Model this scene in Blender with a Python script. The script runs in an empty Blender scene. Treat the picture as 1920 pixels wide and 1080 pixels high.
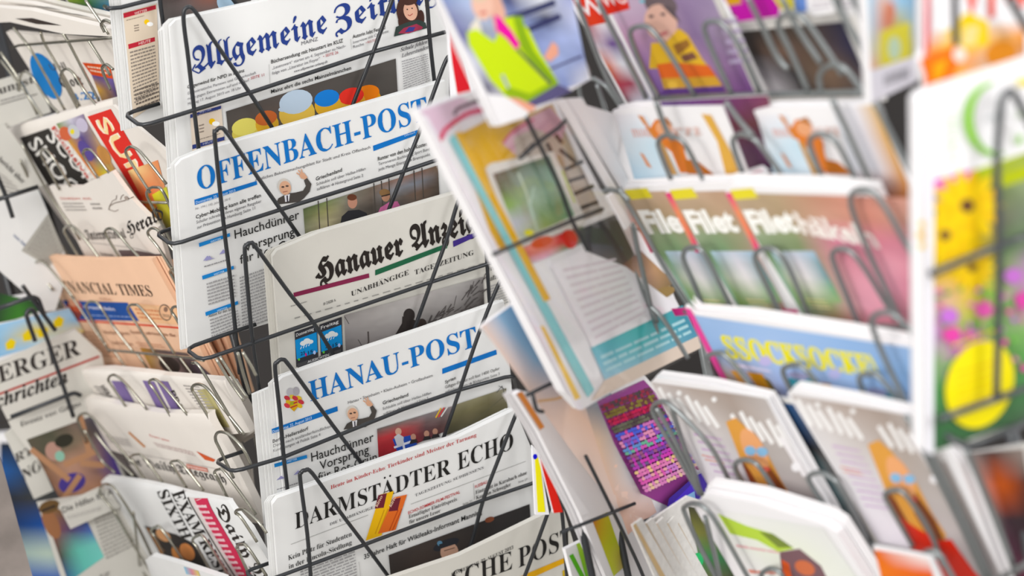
import bpy, bmesh, math, random
from mathutils import Vector, Matrix
random.seed(7)
SC = bpy.context.scene
COL = SC.collection
F = 3200.0                      # focal length in pixels of a 1920 wide frame

# ---------------------------------------------------------------- camera, sky, light, exposure
UP = Vector((-0.205, 0.956, 0.208)).normalized()            # the street's vertical seen from the camera
_zc = Vector((0, 0, -1)); _fw = (_zc - UP * _zc.dot(UP)).normalized()
_rt = _fw.cross(UP).normalized()
R = Matrix((_rt, _fw, UP))                                   # camera axes -> world axes
CAM = Vector((0, 0, 1.75))
cd = bpy.data.cameras.new('camera'); cam = bpy.data.objects.new('camera', cd); COL.objects.link(cam)
cam.matrix_world = Matrix.Translation(CAM) @ R.to_4x4()
cd.sensor_width = 36; cd.lens = F / 1920 * 36; cd.clip_start = .05; cd.clip_end = 60
cd.dof.use_dof = True; cd.dof.focus_distance = 2.1; cd.dof.aperture_fstop = 2.6
SC.camera = cam
w = bpy.data.worlds.new('overcast_sky'); SC.world = w; w.use_nodes = True
nt = w.node_tree; bg = nt.nodes['Background']
tc = nt.nodes.new('ShaderNodeTexCoord'); sx = nt.nodes.new('ShaderNodeSeparateXYZ')
mr = nt.nodes.new('ShaderNodeMapRange'); mr.inputs['From Min'].default_value = -.3; mr.inputs['From Max'].default_value = .9
rp = nt.nodes.new('ShaderNodeValToRGB')
rp.color_ramp.elements[0].color = (.55, .53, .50, 1); rp.color_ramp.elements[1].color = (1.0, 1.0, 1.03, 1)
nt.links.new(tc.outputs['Generated'], sx.inputs[0]); nt.links.new(sx.outputs[2], mr.inputs[0])
nt.links.new(mr.outputs[0], rp.inputs[0]); nt.links.new(rp.outputs[0], bg.inputs[0]); bg.inputs[1].default_value = 1.0
def area(name, loc, target, size, power, col=(1, 1, 1)):
    l = bpy.data.lights.new(name, 'AREA'); l.shape = 'RECTANGLE'; l.size = size[0]; l.size_y = size[1]; l.energy = power; l.color = col
    o = bpy.data.objects.new(name, l); COL.objects.link(o); o.location = loc
    o.rotation_euler = (Vector(target) - Vector(loc)).to_track_quat('-Z', 'Y').to_euler(); return o
area('daylight_opening', (-1.2, -2.2, 3.4), (0, 1.9, 1.3), (2.4, 1.6), 74, (.99, .99, 1))
area('fill_left', (-2.3, -.7, 2.1), (0.4, 1.5, 1.3), (1.4, 1.4), 50, (1, .98, .95))  # added fill lamp from the left, brightens the side-facing magazines
area('fill_right', (2.4, -.6, 2.3), (0.4, 1.5, 1.3), (1.2, 1.6), 44, (.97, .98, 1))  # added fill lamp from the right, lifts the magazine whites
SC.view_settings.view_transform = 'Standard'; SC.view_settings.look = 'None'
SC.view_settings.exposure = 0.06; SC.view_settings.gamma = 1.0; SC.view_settings.use_curve_mapping = False

# ---------------------------------------------------------------- materials
def lin(c):
    if isinstance(c, str):
        c = c.lstrip('#')
        if len(c) == 3: c = ''.join(k * 2 for k in c)
        c = [int(c[i:i + 2], 16) / 255 for i in (0, 2, 4)]
    return tuple(((x / 12.92) if x <= .04045 else ((x + .055) / 1.055) ** 2.4) for x in c) + (1.0,)
def mat(name, col=None, rough=.6, metal=0, noise=0, nscale=40, coat=0, attr=False, bump=0):
    m = bpy.data.materials.new(name); m.use_nodes = True; n = m.node_tree; b = n.nodes['Principled BSDF']
    b.inputs['Roughness'].default_value = rough; b.inputs['Metallic'].default_value = metal
    b.inputs['Coat Weight'].default_value = coat; b.inputs['Coat Roughness'].default_value = .12
    if attr:
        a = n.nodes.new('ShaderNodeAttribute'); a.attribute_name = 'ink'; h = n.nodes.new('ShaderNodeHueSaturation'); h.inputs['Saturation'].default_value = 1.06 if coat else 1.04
        n.links.new(a.outputs['Color'], h.inputs['Color']); g = n.nodes.new('ShaderNodeGamma'); g.inputs[1].default_value = .84 if coat else 1; n.links.new(h.outputs['Color'], g.inputs[0]); n.links.new(g.outputs[0], b.inputs['Base Color']); b.inputs['Specular IOR Level'].default_value = .3  # gamma lightens glossy inks: haze put into the cover colours
    else:
        c = lin(col); b.inputs['Base Color'].default_value = c
        if noise:
            t = n.nodes.new('ShaderNodeTexCoord'); z = n.nodes.new('ShaderNodeTexNoise'); z.inputs['Scale'].default_value = nscale
            z.inputs['Detail'].default_value = 5
            r = n.nodes.new('ShaderNodeValToRGB')
            r.color_ramp.elements[0].position = .3; r.color_ramp.elements[1].position = .7
            r.color_ramp.elements[0].color = tuple(x * (1 - noise) for x in c[:3]) + (1,); r.color_ramp.elements[1].color = c
            n.links.new(t.outputs['Object'], z.inputs['Vector']); n.links.new(z.outputs['Fac'], r.inputs[0]); n.links.new(r.outputs[0], b.inputs['Base Color'])
            if bump:
                u = n.nodes.new('ShaderNodeBump'); u.inputs['Strength'].default_value = bump; u.inputs['Distance'].default_value = .002
                n.links.new(z.outputs['Fac'], u.inputs['Height']); n.links.new(u.outputs[0], b.inputs['Normal'])
    return m
M = dict(
    news=mat('newsprint', 'e4e4e2', .85, noise=.05, nscale=14, bump=.15),
    newsgrey=mat('grey_newsprint', 'd3d0c7', .85, noise=.06, nscale=14, bump=.15),
    newswarm=mat('warm_newsprint', 'e8e1d8', .85, noise=.05, nscale=12, bump=.2),
    salmon=mat('salmon_newsprint', 'f4c8a6', .85, noise=.06, nscale=14),
    gloss=mat('glossy_white_paper', 'f2f0f1', .4, coat=.1),
    pages=mat('page_block_paper', 'e4e1dc', .8, noise=.12, nscale=160),
    ink=mat('newspaper_ink', attr=True, rough=.8),
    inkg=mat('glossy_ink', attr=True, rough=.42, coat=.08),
    black=mat('black_coated_wire', '23262a', .38, noise=.15, nscale=60, coat=.3),
    silver=mat('nickel_wire', 'b3b0a2', .27, metal=.9, noise=.22, nscale=50),
    grey=mat('galvanised_wire', '8f9494', .34, metal=.6, noise=.15, nscale=40),
    floor=mat('floor_tiles', 'a39e97', .6, noise=.3, nscale=3),
    wall=mat('dark_shop_wall', '3b3735', .8, noise=.3, nscale=2),
    wood=mat('weathered_wood', '8e847d', .8, noise=.35, nscale=18, bump=.6),
)

# ---------------------------------------------------------------- frames of the racks (camera axes while building)
def ray(x, y): return Vector(((x - 960) / F, (540 - y) / F, -1.0))
HF = Vector((.959, .284, -.35)); HF = (HF - UP * HF.dot(UP)).normalized()      # along the fronts with black wires
HS = Vector((.9945, -.1045, 1.46)); HS = (HS - UP * HS.dot(UP)).normalized()   # along the bright wire sides
HT = Vector((.9, .43, -1.0)); HT = (HT - UP * HT.dot(UP)).normalized()         # along the corner rack
def outward(h):
    n = h.cross(UP).normalized()
    return n if n.z > 0 else -n
def lean(h, deg):                       # sheet direction downwards: tops lean out of the rack by deg
    a = math.radians(deg); return (-UP * math.cos(a) - outward(h) * math.sin(a)).normalized()
class Plane:
    """A real plane in the place: point, direction along, direction down; pixels of the photograph are cast onto it."""
    def __init__(s, p, h, v, fold=None, wave=0, roll=None, seed=0, bumpf=None):
        s.p, s.h, s.v = p, h, v
        n = h.cross(v).normalized(); s.n = n if n.z > 0 else -n
        s.fold, s.wave, s.seed, s.bumpf = fold, wave, seed, bumpf; s.step = 20 if h is HS else 40
    def hit(s, x, y, off=0):
        d = ray(x, y); q = s.p + s.n * off
        t = s.n.dot(q) / s.n.dot(d); return d * t
    def bump(s, x, y):
        b = 0
        if s.wave:
            b += s.wave * (math.sin(x / 62 + s.seed) * .6 + math.sin(y / 47 + x / 90 + 2 * s.seed) * .5)
        if s.bumpf: b += s.bumpf(x, y)
        if s.fold:
            (x0, y0), (x1, y1), r, rm = s.fold
            L = math.hypot(x1 - x0, y1 - y0); t = ((x1 - x0) * (y - y0) - (y1 - y0) * (x - x0)) / L
            if t < r:
                k = min(1, max(0, 1 - t / r)); b -= rm * (1 - math.sqrt(max(0, 1 - k * k)))
        return b
    def pt(s, x, y, off=0):
        d = s.hit(x, y)
        return d + s.n * (off + s.bump(x, y))
def tops(x, y, D, h):                   # the upright plane through the top edges of a rack's papers
    return Plane(ray(x, y) * D, h, -UP)
TF = tops(335, 300, 2.0, HF)            # black newspaper rack
TS = tops(420, 500, 2.1, HS)            # nickel rack at its left
TG = tops(1170, 350, 1.75, HS)          # grey magazine rack
TT = tops(950, 480, 1.62, HT)           # corner rack
TR = tops(1735, 200, 1.24, HF)          # black rack at the right edge
TB = tops(60, 620, 2.6, HF)            # rack behind on the far left
LEAN = {id(TF): 20, id(TS): 15, id(TG): 18, id(TT): 6, id(TR): 12, id(TB): 4}
def row(T, x, y, off=0, **k):           # sheet plane of one pocket, hung from the rack's tops plane at that corner
    p = T.hit(x, y); p = p + T.n * off
    return Plane(p, T.h, lean(T.h, LEAN[id(T)]), **k)
def W(v): return R @ v + CAM            # camera axes -> world

# ---------------------------------------------------------------- object helpers
def link(name, me, m, parent=None):
    o = bpy.data.objects.new(name, me); COL.objects.link(o)
    if m: me.materials.append(m)
    if parent:
        o.parent = parent; o.matrix_parent_inverse = Matrix.Translation(parent.location).inverted()
    return o
def thing(name, label, cat, loc, group=None):
    o = bpy.data.objects.new(name, None); COL.objects.link(o); o.location = loc; o.empty_display_size = .02
    o['label'] = label; o['category'] = cat
    if group: o['group'] = group
    return o
def fit(pts, n=6, closed=False):        # Catmull-Rom through the points
    out = []; P = [Vector(p) for p in pts]
    for i in range(len(P) - 1):
        a = P[i - 1] if i else P[0] * 2 - P[1]; b, c = P[i], P[i + 1]; d = P[i + 2] if i + 2 < len(P) else c * 2 - b
        for k in range(n):
            t = k / n
            out.append(.5 * ((2 * b) + (c - a) * t + (2 * a - 5 * b + 4 * c - d) * t * t + (3 * b - a - 3 * c + d) * t ** 3))
    out.append(P[-1]); return out
def tube_mesh(name, P, r, ns=8):
    vs, fs = [], []; up = None; n = len(P)
    for i, p in enumerate(P):
        t = (P[min(i + 1, n - 1)] - P[max(i - 1, 0)]).normalized()
        if up is None: up = t.orthogonal().normalized()
        up = (up - t * up.dot(t)).normalized(); s = t.cross(up)
        for k in range(ns):
            a = 2 * math.pi * k / ns; vs.append(p + (up * math.cos(a) + s * math.sin(a)) * r)
    for i in range(n - 1):
        for k in range(ns):
            k2 = (k + 1) % ns; fs.append((i * ns + k, i * ns + k2, (i + 1) * ns + k2, (i + 1) * ns + k))
    fs.append(tuple(range(ns))[::-1]); fs.append(tuple(range((n - 1) * ns, n * ns)))
    me = bpy.data.meshes.new(name); me.from_pydata([tuple(v) for v in vs], [], fs)
    for p in me.polygons: p.use_smooth = len(p.vertices) == 4
    return me
class Rack:
    def __init__(s, name, label, T, m, r, foot):
        s.m, s.r, s.T = m, r, T; f = W(T.hit(*foot)); s.o = thing(name, label, 'display rack', (f.x, f.y, 0))
    def wire(s, pl, pts, part='wire_loop', off=.016, smooth=True, r=None, n=6):
        P = []
        for p in pts:
            o = p[2] if len(p) > 2 else off; P.append(W(pl.hit(p[0], p[1], o)))
        if smooth and len(P) > 2: P = fit(P, n)
        link(part, tube_mesh(part, P, r or s.r), s.m, s.o)
    def bar(s, pl, pts, part='cross_bar', off=.016, r=None):
        # straight bar with tightly bent corners
        Q = []; P = [W(pl.hit(p[0], p[1], p[2] if len(p) > 2 else off)) for p in pts]
        for i, p in enumerate(P):
            if 0 < i < len(P) - 1:
                a = (P[i - 1] - p); b = (P[i + 1] - p); k = min(.012, a.length / 3, b.length / 3); a = a.normalized() * k; b = b.normalized() * k
                Q += [p + a, p + a * .3 + b * .3, p + b] if a.angle(b) < 2.9 else [p]
            else: Q.append(p)
        link(part, tube_mesh(part, Q, r or s.r), s.m, s.o)
    def post(s, x, y, depth_off, top=None, r=None):   # an upright from the floor, behind the papers
        a = W(s.T.hit(x, y, depth_off)); t = a.z + (top or .35)
        link('upright_post', tube_mesh('upright_post', [Vector((a.x, a.y, 0)), Vector((a.x, a.y, t * .5)), Vector((a.x, a.y, t))], r or s.r * 2), s.m, s.o)

# ---------------------------------------------------------------- sheets
def poly_bm(polys, step, fold=None, deep=True):
    bm = bmesh.new(); cl = bm.loops.layers.float_color.new('ink')
    for pts, cols, lay in polys:
        vs = [bm.verts.new((p[0], p[1], lay)) for p in pts]
        try: f = bm.faces.new(vs)
        except ValueError: continue
        for i, l in enumerate(f.loops): l[cl] = cols[i] if isinstance(cols, list) else cols
    if step:
        xs = [v.co.x for v in bm.verts]; ys = [v.co.y for v in bm.verts]
        def cut(co, no): bmesh.ops.bisect_plane(bm, geom=bm.verts[:] + bm.edges[:] + bm.faces[:], plane_co=co, plane_no=no, dist=1e-4)
        x = math.ceil(min(xs) / step) * step
        while x < max(xs): cut((x, 0, 0), (1, 0, 0)); x += step
        y = math.ceil(min(ys) / step) * step
        while y < max(ys): cut((0, y, 0), (0, 1, 0)); y += step
        if fold:
            (x0, y0), (x1, y1), r, rm = fold; L = math.hypot(x1 - x0, y1 - y0); nx, ny = -(y1 - y0) / L, (x1 - x0) / L
            for k in (.05, .2, .42, .7, 1): cut((x0 + nx * r * k, y0 + ny * r * k, 0), (nx, ny, 0))
    return bm
def sheet_body(name, pl, outline, th, m, parent, step=None, off=0):
    bent = pl.wave or pl.fold or pl.bumpf
    bm = poly_bm([(outline, (1, 1, 1, 1), 0)], (step or pl.step) if bent else 0, pl.fold)
    src = [(v.co.x, v.co.y) for v in bm.verts]; faces = [[v.index for v in f.verts] for f in (bm.verts.index_update() or bm.faces)]
    be = []
    for e in bm.edges:
        if len(e.link_faces) == 1:
            l = e.link_loops[0]; be.append((l.vert.index, l.link_loop_next.vert.index))
    n = len(src); vs = [W(pl.pt(x, y, off)) for x, y in src]; nb = R @ pl.n
    vs += [v - nb * th for v in vs]
    fs = faces + [[i + n for i in f[::-1]] for f in faces] + [(b, a, a + n, b + n) for a, b in be]
    me = bpy.data.meshes.new(name); me.from_pydata([tuple(v) for v in vs], [], fs); bm.free()
    b2 = bmesh.new(); b2.from_mesh(me); bmesh.ops.recalc_face_normals(b2, faces=b2.faces); b2.to_mesh(me); b2.free()
    nf = len(faces)
    for i, p in enumerate(me.polygons): p.use_smooth = bool(bent) and i < 2 * nf
    me.set_sharp_from_angle(angle=math.radians(50)) if bent else None
    return link(name, me, m, parent)

_gly = {}; _txt_o = None
def style_map(t, st):
    if st in ('sans', 'bold', 'cond'): return t
    base = dict(serif=(0x1D400, 0x1D41A, 0x1D7CE), frak=(0x1D56C, 0x1D586, 0x1D7CE), ital=(0x1D468, 0x1D482, 0x1D7CE))[st]
    o = ''
    for ch in t:
        ch2 = {'Ä': 'A', 'Ö': 'O', 'Ü': 'U', 'ä': 'a', 'ö': 'o', 'ü': 'u'}.get(ch, ch)
        if 'A' <= ch2 <= 'Z': o += chr(base[0] + ord(ch2) - 65)
        elif 'a' <= ch2 <= 'z': o += chr(base[1] + ord(ch2) - 97)
        elif '0' <= ch2 <= '9': o += chr(base[2] + ord(ch2) - 48)
        else: o += ch2
    return o
def glyphs(t, st, res=2, offset=0):
    global _txt_o
    k = (t, st, res, offset)
    if k in _gly: return _gly[k]
    cu = bpy.data.curves.new('tmp', 'FONT'); cu.body = style_map(t, st); cu.resolution_u = res; cu.fill_mode = 'FRONT'
    cu.offset = offset + (.012 if st == 'bold' else 0)
    o = bpy.data.objects.new('tmp', cu); COL.objects.link(o)
    dg = bpy.context.evaluated_depsgraph_get(); me = bpy.data.meshes.new_from_object(o.evaluated_get(dg))
    V = [(v.co.x, v.co.y) for v in me.vertices]; P = [tuple(p.vertices) for p in me.polygons]
    bpy.data.objects.remove(o); bpy.data.curves.remove(cu); bpy.data.meshes.remove(me)
    _gly[k] = (V, P); return _gly[k]
def capH(st):
    V, _ = glyphs('H' if st != 'frak' else 'I', st); return max(v[1] for v in V) or .7

class Canvas:
    """Flat print on a sheet, laid down in the pixel frame of the photograph and cast onto the sheet's real plane."""
    def __init__(s, pl, up=(0, -1)):
        s.pl = pl; s.big = {}; s.small = {}; s.part = 'front_page_print'; s.lay = 0; s.up = up
    def use(s, part): s.part = part
    def L(s): s.lay += 1; return s.lay
    def poly(s, pts, col, lay=None):
        c = [lin(q) for q in col] if isinstance(col, list) else lin(col)
        s.big.setdefault(s.part, []).append((pts, c, lay or s.L()))
    def quad(s, a, b, c, d, col): s.poly([a, b, c, d], col)
    def ell(s, cx, cy, rx, ry, col, ang=0, n=20, sh=0):
        ca, sa = math.cos(math.radians(ang)), math.sin(math.radians(ang)); P = []
        for k in range(n):
            t = 2 * math.pi * k / n; x, y = rx * math.cos(t), ry * math.sin(t); x += sh * y
            P.append((cx + x * ca - y * sa, cy + x * sa + y * ca))
        s.poly(P, col)
    def line(s, a, b, w, col):
        dx, dy = b[0] - a[0], b[1] - a[1]; L = math.hypot(dx, dy) or 1; nx, ny = -dy / L * w / 2, dx / L * w / 2
        s.poly([(a[0] + nx, a[1] + ny), (b[0] + nx, b[1] + ny), (b[0] - nx, b[1] - ny), (a[0] - nx, a[1] - ny)], col)
    def path(s, P, w, col):
        for a, b in zip(P, P[1:]): s.line(a, b, w, col)
    def mosaic(s, q, rows, jit=0, sub=3):     # q = TL,TR,BR,BL ; rows of colours, blended like a soft photograph
        a, b, c, d = q; ny, nx = len(rows) - 1, len(rows[0].split()) - 1; lay = s.L()
        G = [[lin(x) for x in r.split()] for r in rows]
        def P(u, v): return tuple((a[i] * (1 - u) + b[i] * u) * (1 - v) + (d[i] * (1 - u) + c[i] * u) * v for i in (0, 1))
        def C(u, v):
            x, y = min(u * nx, nx - 1e-6), min(v * ny, ny - 1e-6); i, j = int(x), int(y); fx, fy = x - i, y - j
            return tuple((G[j][i][k] * (1 - fx) + G[j][i + 1][k] * fx) * (1 - fy) + (G[j + 1][i][k] * (1 - fx) + G[j + 1][i + 1][k] * fx) * fy for k in range(3)) + (1,)
        NX, NY = nx * sub, ny * sub; rnd = random.Random(len(s.big) + int(a[0]))
        J = [[1 + rnd.uniform(-jit, jit) for _ in range(NX + 1)] for _ in range(NY + 1)]
        for j in range(NY):
            for i in range(NX):
                uv = [(i, j), (i + 1, j), (i + 1, j + 1), (i, j + 1)]
                cs = [tuple(min(1, k * J[y][x]) for k in C(x / NX, y / NY)[:3]) + (1,) for x, y in uv]
                s.big.setdefault(s.part, []).append(([P(x / NX, y / NY) for x, y in uv], cs, lay))
    def T(s, t, p0, p1, h, col='111', st='sans', up=None, res=2, off=0, curve=0, xh=False):
        V, F_ = glyphs(t, st, res, off)
        if not V: return
        x0, x1 = min(v[0] for v in V), max(v[0] for v in V); ch = capH(st); u = up or s.up; dx, dy = p1[0] - p0[0], p1[1] - p0[1]
        lay = s.L(); c = lin(col); out = []
        def mp(x, y):
            k = (x - x0) / (x1 - x0); yy = y / ch * h
            return (p0[0] + dx * k + u[0] * yy, p0[1] + dy * k + u[1] * yy - curve * 4 * k * (1 - k))
        Q = [mp(*v) for v in V]
        s.small.setdefault(s.part, []).append((Q, F_, c, lay))
        if st in ('serif', 'frak', 'ital'):
            for i, chh in enumerate(t):
                if chh in 'ÄÖÜäöü':
                    a, _ = glyphs(t[:i + 1], st, res, off); b, _ = glyphs(t[i], st, res, off)
                    xe = max(v[0] for v in a); wd = max(v[0] for v in b) - min(v[0] for v in b); yt = ch * (1.2 if chh in 'ÄÖÜ' else .92)
                    for sx_ in (-.2, .2):
                        q = [mp(xe - wd / 2 + sx_ * wd + .045 * math.cos(g * math.pi / 4), yt + .045 * math.sin(g * math.pi / 4)) for g in range(8)]
                        s.small[s.part].append((q, [tuple(range(8))], c, lay))
    def text_block(s, q, n, col='6b6a68', fill=.5, just=True, seed=1, word=(.05, .16)):   # rows of word marks inside quad TL,TR,BR,BL
        a, b, c, d = q; rnd = random.Random(seed * 131 + n); lay = s.L(); Q, F_ = [], []
        def P(u, v): return tuple((a[i] * (1 - u) + b[i] * u) * (1 - v) + (d[i] * (1 - u) + c[i] * u) * v for i in (0, 1))
        for k in range(n):
            v0 = (k + (1 - fill) / 2) / n; v1 = (k + (1 + fill) / 2) / n; u = 0; end = 1 if just or rnd.random() < .5 else rnd.uniform(.5, .95)
            while u < end:
                w_ = rnd.uniform(*word); e = min(end, u + w_); i = len(Q)
                j = (v1 - v0) * .22 * rnd.random()
                Q += [P(u, v0 + j), P(e, v0 + j), P(e, v1), P(u, v1)]; F_.append((i, i + 1, i + 2, i + 3)); u = e + .022
        s.small.setdefault(s.part, []).append((Q, F_, lin(col), lay))
    def build(s, parent, m):
        bent = s.pl.wave or s.pl.fold or s.pl.bumpf
        for part in list(dict.fromkeys(list(s.big) + list(s.small))):
            vs, fs, cs = [], [], []
            if part in s.big:
                bm = poly_bm(s.big[part], s.pl.step if bent else 0, s.pl.fold); cl = bm.loops.layers.float_color['ink']; bm.verts.index_update()
                for v in bm.verts: vs.append(W(s.pl.pt(v.co.x, v.co.y, .0006 + v.co.z * 2.2e-5)))
                for f in bm.faces: fs.append([v.index for v in f.verts]); cs += [tuple(l[cl]) for l in f.loops]
                bm.free()
            for Q, F_, c, lay in s.small.get(part, []):
                i0 = len(vs); vs += [W(s.pl.pt(x, y, .0006 + lay * 2.2e-5)) for x, y in Q]
                for f in F_: fs.append([i + i0 for i in f]); cs += [c] * len(f)
            me = bpy.data.meshes.new(part); me.from_pydata([tuple(v) for v in vs], [], fs)
            at = me.color_attributes.new('ink', 'FLOAT_COLOR', 'CORNER'); at.data.foreach_set('color', [x for c in cs for x in c])
            me.update(); link(part.split('#')[0], me, m, parent)

def centre(pl, outline):
    c = Vector((0, 0, 0))
    for p in outline: c += pl.hit(*p)
    return W(c / len(outline))
def paper(name, label, cat, pl, outline, th, body, ink, draw=None, group=None, leaves=0, leaf_shift=(-5, 1), up=(0, -1), loc=None, bodyname='folded_sheets'):
    """outline: TL ... clockwise in photograph pixels."""
    c = W(pl.hit(*outline[-1])); o = thing(name, label, cat, tuple(c), group)
    sheet_body(bodyname, pl, outline, th, M[body], o)
    if leaves:
        for k in range(1, leaves + 1):
            q = [(x + leaf_shift[0] * k, y + leaf_shift[1] * k) for x, y in outline]
            sheet_body('inner_sheet', pl, q, .0009, M[body], o, off=-th - .0014 * k)
    if draw:
        cv = Canvas(pl, up); draw(cv); cv.build(o, M[ink])
    return o
def lerp(a, b, t): return (a[0] + (b[0] - a[0]) * t, a[1] + (b[1] - a[1]) * t)
# ================================================================ setting
def world_quad(name, pts, m, kind='structure'):
    me = bpy.data.meshes.new(name); me.from_pydata(pts, [], [(0, 1, 2, 3)]); o = bpy.data.objects.new(name, me); COL.objects.link(o); me.materials.append(m); o['kind'] = kind; return o
world_quad('floor', [(-6, -3, 0), (6, -3, 0), (6, 7, 0), (-6, 7, 0)], M['floor'])
world_quad('wall_back', [(-6, 4.6, 0), (6, 4.6, 0), (6, 4.6, 3.2), (-6, 4.6, 3.2)], M['wall'])

# ================================================================ black newspaper rack (front)
UF = (-.045, -1)
WH = 'e9e8e3'; K = '1d1c1b'; G1 = '4a4947'; G2 = '8f8e8b'; BL = '1f6fb8'
def stack(pl_args, outline, n, th, label, group, body='news', shift=(-5, 1), name='newspaper', T=None, start=.006, wseed=1):
    T = T or TF
    for k in range(1, n + 1):
        pl = row(T, *pl_args, off=-(th + .0018) * k - start, wave=.0005, seed=wseed)
        q = [(x + shift[0] * k + (1.5 * math.sin(k * 2.1) if i in (0, len(outline) - 1) else 0), y + shift[1] * k) for i, (x, y) in enumerate(outline)]
        paper(name, label, 'newspaper', pl, q, th, body, 'ink', group=group)

# -- row 0: copy above, weather column
def d0(c):
    c.use('weather_column')
    c.poly([(231, 24), (294, 6), (299, 190), (250, 222)], 'd9c9b4')
    for (a, b) in (((231, 25), (292, 9)), ((240, 83), (290, 69))):
        c.poly([a, b, (b[0] + .5, b[1] + 8), (a[0] + 1, a[1] + 9)], 'b8323f')
    c.T('WETTER', (252, 28), (276, 21), 5, 'e6c9c4', 'bold'); c.T('HEUTE', (260, 84), (282, 78), 5, 'e6c9c4', 'bold')
    c.ell(275, 41, 5, 5, 'f0c419'); c.ell(281, 45, 6, 4, 'f6f6f4')
    c.text_block([(237, 36), (270, 27), (270, 31), (237, 40)], 1, '9a8c7c')
    c.text_block([(251, 46), (260, 44), (261, 58), (252, 60)], 3, '8b7d70')
    c.text_block([(243, 95), (290, 82), (296, 175), (252, 195)], 15, '8b8177', seed=3)
    c.text_block([(252, 165), (297, 152), (299, 190), (256, 208)], 5, '6f655c', seed=5)
    c.use('front_page_photograph')
    c.poly([(301, -8), (470, -60), (470, 30), (306, 45)], '55504e')
    c.mosaic([(301, -8), (440, -50), (440, 10), (305, 44)], ['5b5150 6a5350 a05a48 9b6a55', '5b5552 6b5e5c 8c5a4c 6b5550', '565250 585350 6b5f5c 55504e'])
    c.ell(424, 2, 18, 20, 'a9c4d8')
P0 = row(TF, 150, -210, wave=.0005, seed=1)
o0 = [(194, -60), (560, -160), (590, 120), (392, 190), (217, 250), (203, 60)]
paper('newspaper', 'newspaper of the topmost front pocket, beige weather column with red headings showing', 'newspaper', P0, [(222, -70), (560, -160), (590, 120), (400, 190), (250, 240), (234, 60)], .006, 'news', 'ink', d0)
stack((150, -210), [(222, -70), (560, -160), (590, 120), (400, 190), (250, 240)], 4, .0036, 'white newspaper behind the copy with the red weather headings in the topmost front pocket', 'spare copies in the topmost front pocket', shift=(-6, 1.5))

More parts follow.
